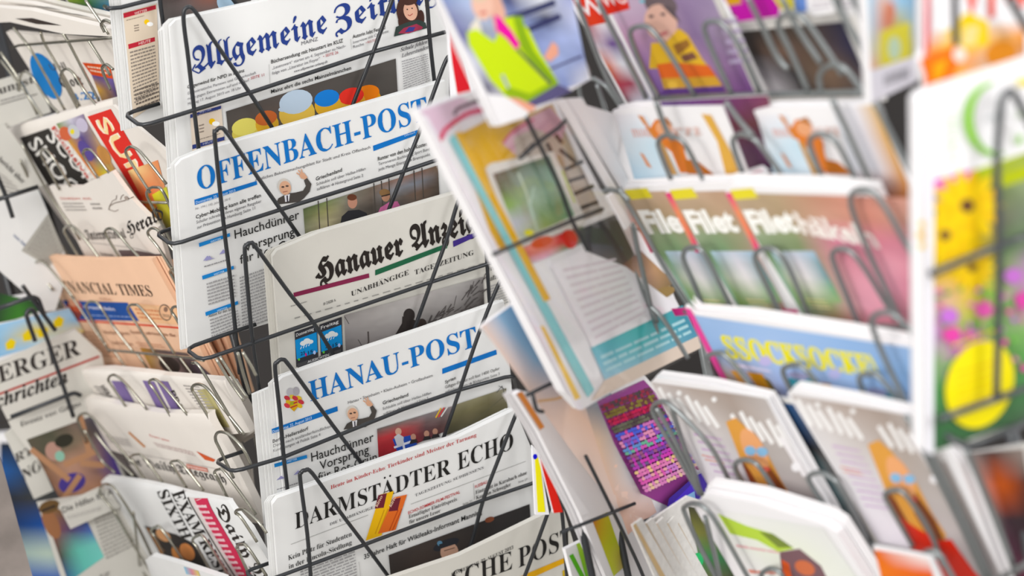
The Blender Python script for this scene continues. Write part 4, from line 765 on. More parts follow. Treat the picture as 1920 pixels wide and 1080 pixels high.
# green jacket magazine
def q1(c):
    c.use('background_picture')
    c.mosaic([(812, -30), (1060, -60), (1104, 150), (932, 212)], ['5a78b8 b8d4e4 3a4a80 f0f0f4 4a5a98', '8088b0 a8b8d8 2a3060 e8ecf4 5a68a8', '5a5a90 98a0b0 8090c0 1e2440 c0c8e8', 'd8dce8 7880a8 5a68a0 98a8d8 a8b8e4', '2e2a50 e8e8f0 8890b8 98aad8 8090c0', 'e8e8ee 2a2648 c0c8e0 7080b8 e8ecf4'], .12)
    c.line((940, 40), (1040, 4), 12, '252a4c'); c.line((980, 60), (1050, 30), 10, '20244a'); c.line((1030, 130), (1090, 105), 4, '3a3a60')
    c.use('woman_in_green_jacket')
    c.poly([(905, -30), (928, 60), (950, 74), (946, 20), (930, -20)], 'e0a890')
    c.ell(903, 8, 20, 30, 'eab8a0', -10); c.ell(896, -20, 20, 24, 'd8c0a0', -10); c.ell(905, 24, 7, 3, 'c8605a', -10)
    c.poly([(880, 50), (895, 30), (905, 70), (880, 90)], 'e4dcc8')
    c.poly([(874, 60), (892, 54), (925, 78), (945, 34), (966, 30), (990, 55), (1012, 100), (1044, 152), (1040, 165), (985, 192), (960, 190), (946, 180), (918, 150), (900, 120), (878, 84)], 'c2e01c')
    c.poly([(960, 32), (978, 30), (985, 62), (1000, 96), (1046, 156), (1034, 166), (1005, 130), (976, 90)], '7ca428'); c.poly([(944, 178), (990, 192), (1040, 166), (1036, 152), (992, 176), (950, 162)], '86ac22')
    c.poly([(925, 26), (940, 36), (960, 60), (974, 84), (966, 94), (948, 72), (930, 58)], 'e83c98'); c.line((968, 92), (1032, 158), 6, '50603a')
    c.line((940, 140), (952, 165), 6, '9aa8b0'); c.poly([(986, 192), (1044, 158), (1072, 170), (1040, 186), (1000, 200)], '4c4870')
    c.poly([(950, 182), (970, 184), (1004, 200), (1000, 206), (985, 214)], 'eca286'); c.poly([(1018, 108), (1034, 78), (1044, 86), (1046, 102), (1030, 116)], 'eca286')
    c.use('white_margin'); c.poly([(908, 176), (946, 180), (990, 210), (984, 220), (934, 236)], 'f2f0f0')
PT1 = row(TT, 830, -60, off=.078)
paper('magazine', 'magazine with a woman in a yellow-green jacket and pink scarf on its cover', 'magazine', PT1, [(812, -34), (1040, -60), (1108, 148), (1020, 200), (934, 237), (926, 222)], .005, 'gloss', 'inkg', q1, leaves=1, leaf_shift=(-3, 1), up=UT)

# bagged magazine
def q2(c):
    c.use('background_picture'); c.mosaic([(850, 235), (1035, 195), (1130, 400), (930, 470)], ['d8a030 c89a38 b89048 c8a060', 'dca838 d8a030 b08c50 a09078', 'e0a830 c8a060 8a7a68 8a7c70', 'd89a28 9a8a60 a89a88 a8a098'], .06)
    c.poly([(786, 208), (862, 182), (900, 198), (906, 214), (850, 232), (832, 262), (812, 246)], 'd8b8cc'); c.path([(822, 268), (832, 244), (852, 228), (876, 212), (904, 206)], 8, 'd03c58'); c.poly([(838, 248), (856, 230), (900, 214), (910, 226), (852, 256)], 'e4e0e4'); c.path([(850, 215), (856, 204), (896, 188)], 7, '5a4a54')
    c.poly([(940, 268), (958, 244), (990, 222), (1030, 200), (1060, 236), (1040, 300), (965, 290)], 'c896a4'); c.poly([(962, 258), (1000, 240), (1046, 260), (1120, 380), (1090, 400), (1050, 290), (968, 300)], 'b0a294'); c.path([(942, 268), (952, 254), (970, 240), (1000, 224)], 4, 'c04058')
    for k, (a, b) in enumerate((((980, 290), (1000, 268)), ((1040, 252), (1052, 268)), ((1048, 280), (1078, 304)), ((1058, 318), (1092, 302)), ((1064, 340), (1096, 330)), ((1070, 366), (1112, 348)), ((1082, 392), (1120, 378)), ((1024, 268), (1032, 284)))): c.line(a, b, 7, '2c2420')
    c.use('inset_picture'); c.poly([(908, 316), (918, 306), (1036, 284), (1092, 400), (1096, 420), (966, 466)], 'd8d4cc')
    c.mosaic([(922, 326), (1028, 292), (1076, 404), (972, 450)], ['5a4038 4a5a40 5a7a68', '5a5a38 7a9080 5f8a70', '7aa03a 8ca890 78a488', 'c0c0d0 6a8a58 5a8a60', 'b8c0a8 8a9a50 6a9a78'], .08)
    c.path([(970, 324), (985, 360), (996, 400), (1006, 432)], 4, 'b8c8b0'); c.path([(1000, 350), (992, 384), (1000, 410)], 4, 'a8c4b0'); c.ell(990, 436, 9, 6, 'e0d828'); c.line((1052, 320), (1076, 380), 3, 'b8c840')
    c.use('flower_row'); c.mosaic([(966, 468), (1090, 424), (1100, 452), (980, 500)], ['d84828 f0a090 d83838 6a8a70', 'b83020 d87868 c82828 4a5a48', '8a9a8a f0b0d0 7a9a70 585860'], .15); c.ell(1066, 448, 14, 18, 'd83028', -20); c.ell(1014, 454, 22, 10, 'd84a28', -18)
    c.use('dark_panel'); c.mosaic([(1084, 430), (1152, 402), (1218, 540), (1106, 476)], ['34343a 2c2c30 3a342e', '2e2e34 3a3430 4a3e34', '4c444a 5a4a44 6a4a38']); c.mosaic([(1160, 500), (1200, 470), (1262, 530), (1220, 560)], ['6a4838 8a5a40', 'd0987e b08050', '8a6a38 6a5028']); c.poly([(1090, 470), (1148, 500), (1130, 520), (1108, 505)], '6a5c58'); c.ell(1244, 548, 20, 10, '8a6a30', -20)
    c.use('white_text_panel'); c.poly([(1030, 496), (1090, 468), (1172, 500), (1264, 570), (1280, 585), (1150, 640), (1110, 654)], 'f2eef2'); c.text_block([(1050, 500), (1150, 480), (1210, 590), (1116, 640)], 10, 'dccdd6', fill=.35, word=(.3, .7))
    c.use('teal_band'); c.mosaic([(1106, 652), (1278, 572), (1306, 630), (1132, 712)], ['5ab0c0 38b0b0 2f8a9c', '6ab4cc 48b8bc 2f80a0', '98c8dc 78b8cc 4088a8']); c.text_block([(1122, 664), (1280, 594), (1296, 626), (1136, 700)], 3, 'a8d8e0', word=(.1, .2)); c.poly([(1132, 712), (1306, 630), (1312, 652), (1106, 752)], 'e2cdbb')
    c.use('spine_print'); c.poly([(786, 210), (800, 220), (1060, 700), (1092, 768), (1080, 768)], 'f0eaf0'); c.poly([(840, 262), (850, 250), (1112, 730), (1100, 745)], '7cc4c8'); c.poly([(850, 250), (862, 246), (1030, 560), (1018, 566)], 'e0a838'); c.poly([(1010, 610), (1018, 612), (1086, 745), (1076, 750)], 'efc050')
PB2 = row(TT, 790, 210, off=.012)
bag_out = [(786, 208), (862, 180), (1034, 138), (1046, 200), (1124, 352), (1230, 470), (1266, 560), (1314, 648), (1200, 705), (1092, 768), (1060, 735)]
bag = paper('magazine', 'thick magazine wrapped in clear plastic with tiger stripes and a teal band on its cover', 'magazine', PB2, bag_out, .012, 'gloss', 'inkg', q2, leaves=0, up=UT)
# the clear film round it: its own wrinkled sheet
fm = bpy.data.materials.new('clear_film'); fm.use_nodes = True; n_ = fm.node_tree; n_.nodes.clear()
fo = n_.nodes.new('ShaderNodeOutputMaterial'); mx = n_.nodes.new('ShaderNodeMixShader'); tr = n_.nodes.new('ShaderNodeBsdfTransparent'); gl = n_.nodes.new('ShaderNodeBsdfGlossy'); gl.inputs['Roughness'].default_value = .07
fr = n_.nodes.new('ShaderNodeLayerWeight'); fr.inputs['Blend'].default_value = .25; mm = n_.nodes.new('ShaderNodeMapRange'); mm.inputs['To Min'].default_value = .015; mm.inputs['To Max'].default_value = .16
n_.links.new(fr.outputs['Facing'], mm.inputs[0]); n_.links.new(mm.outputs[0], mx.inputs[0]); n_.links.new(tr.outputs[0], mx.inputs[1]); n_.links.new(gl.outputs[0], mx.inputs[2]); n_.links.new(mx.outputs[0], fo.inputs[0])
M['film'] = fm
def wrinkle(x, y):
    d = (x - 790) * .88 - (y - 210) * .48          # distance from the left edge of the bag
    return .0022 * math.sin(d / 9 + math.sin(y / 60) * 2) * math.exp(-((d - 40) / 45) ** 2) + .0006 * math.sin(d / 9 + y / 35) * math.exp(-((d - 300) / 22) ** 2) + .0004 * math.sin(d / 22 + y / 50)
pf = Plane(PB2.p, PB2.h, PB2.v, bumpf=wrinkle); pf.step = 9
sheet_body('plastic_wrapper', pf, [(780, 204), (862, 176), (1036, 134), (1050, 200), (1128, 350), (1234, 468), (1270, 560), (1318, 650), (1200, 710), (1090, 774), (1056, 735)], .0003, M['film'], bag, off=.0052)

# loose white booklets right of the bag
for k, (q, lab) in enumerate((([(1046, 190), (1060, 186), (1200, 425), (1188, 430)], 'leftmost narrow white booklet edge right of the plastic wrapped magazine'),
        ([(1064, 186), (1092, 184), (1204, 380), (1196, 400)], 'second white booklet edge right of the plastic wrapped magazine'),
        ([(1096, 196), (1160, 215), (1230, 330), (1204, 372)], 'broad white booklet right of the plastic wrapped magazine'))):
    paper('booklet', lab, 'booklet', Plane(ray(1120, 300) * (1.70 + .012 * k), HT, lean(HT, 14)), q, .004, 'gloss', 'inkg', group='white booklets right of the bagged magazine')
paper('booklet', 'white booklet corner poking out beside the pink spined fishing magazine', 'booklet', Plane(ray(1150, 390) * 1.69, HT, lean(HT, 14)), [(1138, 368), (1150, 362), (1184, 420), (1174, 430)], .003, 'gloss', 'inkg')

# knitting magazine with the curled corner
def curl(x, y):
    a = max(0, min(1, (y - 850) / 160)) * max(0, min(1, (1240 - x) / 130)); return .02 * a * a
def q3(c):
    c.use('background_picture'); c.mosaic([(902, 612), (968, 566), (1240, 860), (1192, 1012)], ['f4d8c8 8ab4d8 5a90c0', 'f0d0c0 88b0d0 3a7098', 'f4d4c4 f0c8b0 4a80a0', 'f4dcd0 f4c8b0 8ab0c0', 'f0d8cc f0c0a8 e8b8a4'], .03)
    c.mosaic([(1090, 740), (1140, 725), (1230, 960), (1170, 1000)], ['3a6a88 3a5a78', 'f0c8a8 5a8aa0', 'f4ccb4 9ab8c8', 'f0c0a8 e8c0b0'])
    c.path([(1008, 752), (1040, 748), (1060, 742)], 5, 'd8a878')
    c.use('knitted_sock')
    c.poly([(1118, 752), (1206, 712), (1232, 740), (1300, 880), (1332, 930), (1276, 960), (1200, 925), (1150, 830)], '8a3a80')
    rnd = random.Random(3); rows_ = [('5a2a3a', '3a3030', '8a2a38'), ('6a5a20', '7a6a2a', '5a2a30'), ('a02a48', '8a1a30', 'c02a48'), ('4a4a38', '5a5a48', '3a3030'), ('d84a98', '4a5ad0', 'c86ab0'), ('5a6ad8', 'e08ab0', '8a4ab0'), ('60a888', '5a88c8', 'c850a8'), ('b83ab0', '6a3a98', '8a4a70'), ('c840a8', '5a4a70', 'a83aa8'), ('e07ab0', 'd86aa8', 'e8c080'), ('d85aa8', 'e8a0a0', 'c878c8'), ('e0a0b8', 'd87ab8', 'e8c098')]
    for j, cl in enumerate(rows_):
        a = lerp((1122, 756), (1196, 918), (j + .5) / 12); b = lerp((1214, 722), (1296, 872), (j + .5) / 12)
        for h in range(2):
            for i in range(17):
                p = lerp(a, b, (i + .5 + .25 * h) / 17); c.ell(p[0] + h * 2, p[1] + 6 * h, 4.6, 3.4, rnd.choice(cl), 60 if i % 2 else -10, n=6)
    for j, cl in enumerate(rows_[3:]):
        a = lerp((1236, 770), (1296, 880), (j + .5) / 9); b = lerp((1262, 762), (1318, 868), (j + .5) / 9)
        for i in range(5):
            p = lerp(a, b, (i + .5) / 5); c.ell(p[0], p[1], 4.6, 4, rnd.choice(('5a4ab0', 'a03a80', '3a3a50', '7a3a60')), 20, n=6)
    c.use('blue_heel'); c.poly([(1240, 930), (1286, 890), (1320, 872), (1334, 925), (1300, 950), (1262, 975), (1228, 988)], '3a2a90'); c.poly([(1250, 935), (1280, 905), (1290, 890), (1296, 905), (1290, 920), (1270, 955)], '4a38c0'); c.poly([(1272, 925), (1288, 916), (1290, 930), (1276, 940)], '80b0e0')
P = Plane(row(TT, 905, 610, off=-.035).p, HT, lean(HT, 14), bumpf=curl); P.step = 20
paper('magazine', 'knitting magazine with a colourful knitted sock and a curled lower corner', 'magazine', P, [(900, 614), (966, 566), (1040, 640), (1210, 705), (1240, 740), (1338, 930), (1262, 990), (1206, 1020), (1184, 996), (1130, 880), (1010, 738)], .003, 'gloss', 'inkg', q3, up=UT)
def q4(c): c.use('green_figure'); c.mosaic([(1110, 975), (1138, 960), (1172, 1060), (1150, 1080)], ['c86a28 c8c028', 'b8b828 a8b828', 'c0d040 c8a060']); c.use('cover_edge'); c.poly([(968, 738), (978, 734), (1020, 800), (1012, 806)], 'e08848')
P = Plane(row(TT, 962, 735, off=-.07).p, HT, lean(HT, 14))
paper('magazine', 'plain white magazine below the knitting magazine, thin black wire across it', 'magazine', P, [(966, 740), (976, 733), (1000, 738), (1110, 790), (1240, 1080), (1144, 1100), (1086, 960), (1010, 810)], .006, 'gloss', 'inkg', q4, leaves=2, leaf_shift=(-5, 2))
P = Plane(row(TT, 962, 735, off=-.095).p, HT, lean(HT, 14))
def q5(c): c.use('cover_edge'); c.mosaic([(1080, 1020), (1130, 1000), (1150, 1090), (1100, 1090)], ['a8d040 98c838', '60b830 80c040']); c.line((1070, 1040), (1096, 1090), 8, '50b028')
paper('magazine', 'white magazine with a green edge at the bottom beside the lowest newspaper', 'magazine', P, [(1060, 1030), (1120, 1000), (1180, 1100), (1080, 1110)], .005, 'gloss', 'inkg', q5)
# brown magazine block low in the corner
for k in range(9):
    x = 1186 + k * 20
    def qb(c, x=x, k=k): c.use('page_edge'); c.poly([(x, 985 + k), (x + 5, 980), (x + 66, 1090), (x + 58, 1095)], ('c8a878', 'a88858', 'd8c0a0')[k % 3])
    paper('magazine', 'brown tinted magazine standing on edge in the lower corner pocket', 'magazine', Plane(row(TT, 1186, 985, off=-.03 - .004 * k).p, HT, lean(HT, 14)), [(x, 985 + k), (x + 18, 972 - k), (x + 90, 1095), (x + 50, 1100)], .0025, 'pages', 'inkg', qb, group='brown magazines in the lower corner pocket')
def q6(c): c.mosaic([(1290, 950), (1370, 960), (1400, 1090), (1320, 1090)], ['2a2a18 3a3418', '6a6a28 2a3018', '2a7a40 1a3a24', '5a5030 2a2a20'], .1); c.ell(1308, 1050, 10, 14, '30b060')
paper('magazine', 'dark green magazine behind the hairpin wire near the bottom centre', 'magazine', Plane(row(TT, 1290, 950, off=-.05).p, HT, lean(HT, 14)), [(1200, 990), (1290, 930), (1350, 950), (1410, 1095), (1290, 1100)], .003, 'pages', 'inkg', q6)

ck = Rack('corner_rack', 'thin black wire rack holding the plastic wrapped and the knitting magazine', TT, M['black'], .0021, (1000, 500))
ck.wire(PB2, [(984, 214), (1007, 262), (1045, 340), (1072, 412), (1092, 450), (1102, 470)], part='strut'); ck.bar(PB2, [(975, 297), (1008, 268), (1047, 240), (1060, 226)], part='strut')
ck.bar(PB2, [(925, 477), (1000, 444), (1072, 414), (1130, 392)])
PC = Plane(row(TT, 905, 610, off=-.035).p, HT, lean(HT, 14))
ck.bar(PC, [(988, 741), (1042, 715)]); ck.bar(PC, [(998, 738), (1006, 770), (1018, 772)])
ck.bar(P, [(1054, 998, .05), (1150, 960, .05), (1190, 944, .05)]); ck.wire(P, [(1098, 855, .05), (1150, 960, .05), (1192, 1048, .05), (1210, 1090, .05)], part='strut')
ck.bar(P, [(1200, 980, .06), (1250, 962, .06), (1302, 950, .06)])
for x in (1000, 1070): ck.post(x, 560, -.14, top=.6)

# ================================================================ grey magazine rack on the right
UG = (-.47, -.88)
def gp(x, y, **k): return row(TG, x, y, **k)
def hair(c, pts, col): c.poly(pts, col)
# row 0
def g0(c):
    c.use('masthead'); c.mosaic([(1060, -30), (1110, -30), (1145, 40), (1100, 50)], ['d8302a d8302a', 'e0402a c82a24']); c.T('W', (1092, 30), (1140, 24), 34, 'f0e8e8', 'bold', up=UG)
    c.use('cover_picture'); c.mosaic([(1098, 50), (1160, 40), (1225, 190), (1180, 196)], ['a83038 e0d8e0 d8d0dc', 'd8c8d0 5a3a80 8a6aa8', 'd86030 e8e8f0 d8d8e4', 'b84050 a83a50 d8d4e0', '3a2a3a d8dcec d8dcec'])
paper('magazine', 'magazine with red masthead block left of the woman in the yellow scarf', 'magazine', gp(1050, -40, off=-.004), [(1040, -50), (1140, -50), (1240, 192), (1175, 200)], .003, 'gloss', 'inkg', g0)
def g1(c):
    c.use('background_picture'); c.mosaic([(1110, -50), (1320, -50), (1430, 175), (1232, 192)], ['b8a0b8 a890a8 8a7898 78688c', 'c0a8c0 b098b0 7a6488 8a7898', 'b080a0 9a7a98 705a80 9a88a0', '6a4a90 a880a8 8a6a90 6a4a78', '5a3a80 4a3068 6a3a70 5a3070'], .06)
    c.use('masthead'); c.poly([(1120, -20), (1172, -20), (1182, 16), (1138, 28)], 'd0302a'); c.T('WO', (1134, 12), (1180, 4), 26, 'ece0e0', 'bold', up=UG); c.line((1200, 2), (1262, 2), 5, '5ab8c8')
    c.use('woman_in_yellow_scarf')
    c.ell(1240, 8, 32, 22, '5a4c50', 20); c.ell(1240, 42, 30, 36, 'd8a896', -25); c.ell(1222, 30, 5, 3, '4a3a3c'); c.ell(1244, 26, 5, 3, '4a3a3c'); c.ell(1246, 62, 9, 4, 'b86868', -20); c.poly([(1240, 8), (1262, 14), (1278, 44), (1262, 30)], '4a3e42')
    c.poly([(1222, 80), (1250, 78), (1274, 52), (1290, 64), (1318, 110), (1330, 125), (1300, 130), (1240, 128), (1218, 128)], 'd8a83c'); c.poly([(1262, 84), (1290, 72), (1296, 84), (1272, 104)], '8a5a28'); c.poly([(1276, 104), (1300, 96), (1310, 108), (1284, 116)], '6a4030')
    c.poly([(1232, 120), (1262, 116), (1330, 122), (1344, 142), (1240, 146)], 'd8623a'); c.poly([(1240, 146), (1344, 142), (1356, 160), (1246, 166)], 'c8943c'); c.poly([(1246, 166), (1356, 160), (1362, 178), (1232, 190)], '4c2c70'); c.ell(1262, 158, 10, 7, 'e0b048')
    c.use('pale_edge'); c.poly([(1318, -50), (1330, -50), (1432, 170), (1418, 176)], 'c8c4be'); c.text_block([(1352, 30), (1384, 28), (1410, 120), (1370, 124)], 5, 'a898b8', word=(.2, .5))
paper('magazine', 'magazine with a woman wearing a yellow and orange knitted scarf', 'magazine', gp(1110, -40, off=.006), [(1100, -50), (1330, -50), (1434, 176), (1228, 196)], .004, 'gloss', 'inkg', g1)
def g1b(c): c.use('cover_picture'); c.mosaic([(1238, 190), (1440, 178), (1480, 330), (1300, 330)], ['4a2a70 5a2a60 6a3048', '3a2048 4a1a28 5a3030', '5a4a40 3a2430 4a1a48', '8a7050 4a3040 2a1a28'], .1)
paper('magazine', 'dark purple and wine red magazine between the two white covers with orange figures', 'magazine', gp(1238, 190, off=.004), [(1236, 192), (1436, 180), (1490, 345), (1310, 345)], .003, 'pages', 'inkg', g1b)
def g2(c): c.use('cover_picture'); c.poly([(1340, -30), (1470, -30), (1460, 30), (1386, 40)], 'a8208c'); c.poly([(1352, -30), (1380, -30), (1392, 6), (1366, 10)], 'c08a28'); c.poly([(1440, -20), (1484, -30), (1490, 16), (1466, 18)], 'd8c828'); c.poly([(1488, -30), (1510, -20), (1514, 20), (1492, 26)], '6080c8')
paper('magazine', 'magenta and yellow magazine at the top behind the grey hairpin wires', 'magazine', gp(1340, -60, off=.01), [(1330, -50), (1520, -50), (1516, 26), (1456, 34), (1388, 40)], .003, 'gloss', 'inkg', g2)
paper('booklet', 'white booklet at the top edge left of the barcode magazine', 'booklet', gp(1500, -60, off=.008), [(1500, -50), (1566, -50), (1564, 24), (1522, 30)], .003, 'gloss', 'inkg', lambda c: (c.use('print_lines'), c.text_block([(1520, 0), (1556, -4), (1560, 16), (1526, 20)], 2, 'b8b0b8')))
paper('booklet', 'small white booklet right next to the barcode magazine at the top', 'booklet', gp(1566, -60, off=.012), [(1568, -50), (1622, -50), (1612, 26), (1584, 30)], .003, 'gloss', 'inkg', lambda c: (c.use('print_lines'), c.text_block([(1580, -4), (1606, -6), (1608, 12), (1586, 16)], 2, 'b8b0b8')))
def gd(c): c.use('cover_picture'); c.mosaic([(1376, 60), (1580, 40), (1640, 180), (1450, 180)], ['1a1818 2c2622 3a2e28 1c1c30', '141414 5a4438 4a3a30 20203a', '8a8488 1a1a1a 6a5240 2a2630', 'c8c4c8 2a2422 5a4638 3a3434'], .1)  # near-black and brown cover tones with a few pale patches
paper('magazine', 'dark brown magazine behind the upper grey wires', 'magazine', gp(1376, 40, off=-.03), [(1370, 34), (1600, 20), (1660, 190), (1440, 195)], .003, 'pages', 'inkg', gd)
# row 1: white covers with an orange figure
def orange(c, x, y, w):
    def q(a, b): return (x + a * w, y + b)
    c.use('woman_in_orange'); c.mosaic([q(4, 10), q(60, 8), q(130, 130), q(40, 130)], ['e8e4e8 e4e6ec', 'd8e4ec b8d8e8', 'b0d4e8 d8e4ec'])
    c.poly([q(70, 34), q(80, 18), q(98, 22), q(118, 40), q(132, 60), q(134, 80), q(146, 118), q(126, 118), q(110, 80), q(86, 60)], 'd8743c'); c.ell(*q(96, 36), 17 * w, 13, 'e09a70', 30); c.poly([q(82, 20), q(100, 14), q(112, 30), q(96, 24)], 'a8602c')
    c.poly([q(46, 10), q(56, 12), q(84, 56), q(76, 54)], 'c87a40'); c.poly([q(134, 92), q(160, 98), q(190, 122), q(140, 120)], 'b05a18'); c.poly([q(84, 60), q(92, 60), q(122, 122), q(112, 122)], 'b88a50'); c.poly([q(50, 80), q(58, 84), q(74, 110), q(64, 106)], 'd89068')
    c.use('masthead'); c.T('mod', (x + 40 * w, y + 52), (x + 74 * w, y + 50), 26, 'd8a8a0', 'ital', up=UG); c.T('rn', (x + 110 * w, y + 50), (x + 170 * w, y + 48), 26, 'd8b8b0', 'ital', up=UG)
    c.use('gold_edge'); c.poly([q(166, 8), q(184, 10), q(222, 80), q(240, 130), q(214, 130), q(196, 60)], 'd8a24c')
for i, (x, w, lab) in enumerate(((1150, 1.0, 'white magazine with an orange clad woman, leftmost in the second pocket row'), (1415, .98, 'white magazine with an orange clad woman right of the dark purple magazine'))):
    paper('magazine', lab, 'magazine', gp(x, 205, off=.004), [(x - 2, 208), (x + 30, 200), (x + 205 * w, 198), (x + 262, 345), (x + 60, 345)], .004, 'gloss', 'inkg', lambda c, x=x, w=w: orange(c, x, 205, w), leaves=1, leaf_shift=(4, -4), group='white magazines with the orange clad woman')
def g3(c): c.use('cover_picture'); c.mosaic([(1560, 200), (1640, 196), (1740, 430), (1640, 430)], ['e4e4ea e4e2e8 d8b070', 'e0e4ec d8d4dc d0983c', 'e0e4ee d8d8e0 c88828', 'a85818 9a4c14 b86a20', '7a3c10 8a4818 a86020'])
paper('magazine', 'white magazine with a gold edge and brown hair lower down, left of the sunflower magazine', 'magazine', gp(1560, 195, off=.012), [(1556, 196), (1644, 194), (1760, 470), (1650, 470)], .004, 'gloss', 'inkg', g3)
# row 2: fishing magazines
def g4(x, last=False):
    def f(c):
        def q(a, b): return (x + a, 352 + b)
        c.use('cover_picture')
        rows_ = ['b09878 b89a80 b08c70 b88c78', 'a89078 a08868 b09074 c08c78', '8a9a78 7a9068 8a8a68 c88890', '6a8a60 5a8054 8a7a60 d890a0', '88a890 70987a 6a8a60 d890a0', '7a9a80 88a88a 8a7a58 d08898', '6a8a68 789870 9a6a50 c87080']
        if last: rows_ = ['b09878 a89070 b88068 d08878 c08878', 'a89078 a08868 c08c78 c88070 b88878', '8a9a78 7a8a60 c87088 cc7888 b87080', '6a8a60 6a7a50 d88898 dc94a4 c87888', '88a890 6a8a60 dc94a4 dc94a8 b84a60', '7a9a80 789060 e09aac d890a0 b04050', '6a8a68 9a6a50 d07888 c86878 a83a48']
        w = 345 if last else 150
        c.mosaic([q(4, 8), q(w, 4 + (14 if last else 0)), q(w + 60 if last else w + 120, 280), q(150, 245)], rows_, .07)
        c.use('masthead'); c.poly([q(8, 4), q(50, 0), q(62, 18), q(18, 22)], 'e0d040'); c.T('Filet', q(54, 84), q(140, 80), 46, 'fbfaf4', 'bold', up=UG, off=.03)
        if last: c.T('häkeln', q(146, 84), q(290, 112), 44, 'f0e8e0', 'bold', up=UG, off=.02)
        c.use('inset_picture'); c.mosaic([q(84, 118), q(166, 118), q(220, 214), q(140, 220)], ['a8c8d8 c0c8d8 98b8d0', '7a9a88 d8d4dc 5a8890', '98a888 e4dfe0 4a8088', '6a9050 c8ccb8 5a9a68', '6a8a40 7a9a58 8aa870'], .05); c.poly([q(96, 226), q(124, 224), q(130, 238), q(104, 240)], 'd83a7a') if not last else c.poly([q(96, 226), q(134, 228), q(140, 242), q(108, 242)], 'd83a7a')
        c.text_block([q(150, 205), q(186, 208), q(200, 228), q(164, 226)], 3, 'd8c890')
        c.use('pink_spine'); c.mosaic([q(0, 10), q(10, 8), q(68, 118), q(58, 122)], ['e0407a e0407a', 'e88060 e89060', 'e8906a e85a50', 'e04080 e03a7a'])
    return f
for i, (x, y, lab) in enumerate(((1163, 352, 'leftmost of the three crochet magazines with pink spines'), (1248, 348, 'middle one of the three crochet magazines with pink spines'))):
    paper('magazine', lab, 'magazine', gp(1163, 350, off=.006 * i), [(x, y + 12), (x + 6, y - 2), (x + 120, y - 8), (x + 330, y + 262), (x + 140, y + 246)], .004, 'gloss', 'inkg', g4(x), leaves=1, leaf_shift=(2, -7), group='crochet magazines with pink spines')
x = 1361
paper('magazine', 'rightmost crochet magazine, its wide pink cover fully in view', 'magazine', gp(1163, 350, off=.014), [(x, 360), (x + 6, 346), (x + 180, 352), (x + 278, 362), (1790, 700), (1790, 660), (x + 140, 610)][:5] + [(x + 150, 650)], .004, 'gloss', 'inkg', g4(x, True), leaves=2, leaf_shift=(1, -7), group='crochet magazines with pink spines')
paper('booklet', 'thin white booklet lying askew on top of the crochet magazines', 'booklet', gp(1300, 340, off=-.012), [(1296, 350), (1428, 312), (1440, 322), (1420, 345), (1500, 336), (1510, 360)], .002, 'gloss', 'inkg', lambda c: (c.use('print_lines'), c.line((1380, 334), (1430, 318), 3, 'e0a0b0')))
# row 3: sock magazines
def g5(c):
    c.use('cover_picture'); c.mosaic([(1298, 590), (1740, 656), (1745, 810), (1390, 770)], ['90b0dc 98b8e4 88acdc 90b0dc', '88acdc a0bce8 88acdc 80a8d8', 'a08050 90a8dc a0bce8 78a4d8', '8a5a28 6a7080 88a8dc 78a0d4'], .03)
    c.use('masthead'); c.T('SSOCKSOCKE!', (1366, 668), (1656, 706), 46, 'ece020', 'ital', up=(-.5, -.86), off=.03); c.text_block([(1376, 676), (1440, 690), (1450, 700), (1386, 690)], 1, 'e8d8f0')
    c.use('sock_picture'); c.poly([(1370, 694), (1392, 696), (1420, 730), (1404, 740)], 'c88a40'); c.poly([(1400, 696), (1430, 700), (1470, 760), (1440, 750)], 'b87828'); c.poly([(1430, 704), (1444, 712), (1500, 800), (1484, 790)], '5a4a20')
    c.poly([(1536, 716), (1556, 718), (1580, 742), (1556, 740)], 'b8783c')
    for x, y in ((1506, 716), (1654, 746)): c.use('sock_picture#%d' % x); c.ell(x, y, 27, 16, '2a7888', 8); c.ell(x + 8, y + 9, 17, 8, '4a2090', 8); c.ell(x - 8, y - 12, 20, 7, '8a8ab0', 10)
    c.ell(1436, 676, 12, 10, 'b8b0e0'); c.ell(1566, 700, 12, 10, 'b0b0e0')
    c.use('pink_spine'); c.poly([(1284, 576), (1296, 578), (1372, 724), (1360, 724)], 'e04a90')
PG3 = gp(1300, 590, off=.01)
paper('magazine', 'light blue magazine with yellow slanted lettering and a pink spine', 'magazine', PG3, [(1284, 574), (1300, 588), (1400, 596), (1580, 624), (1738, 654), (1742, 830), (1400, 800)], .005, 'gloss', 'inkg', g5, leaves=2, leaf_shift=(3, -5), up=UG)
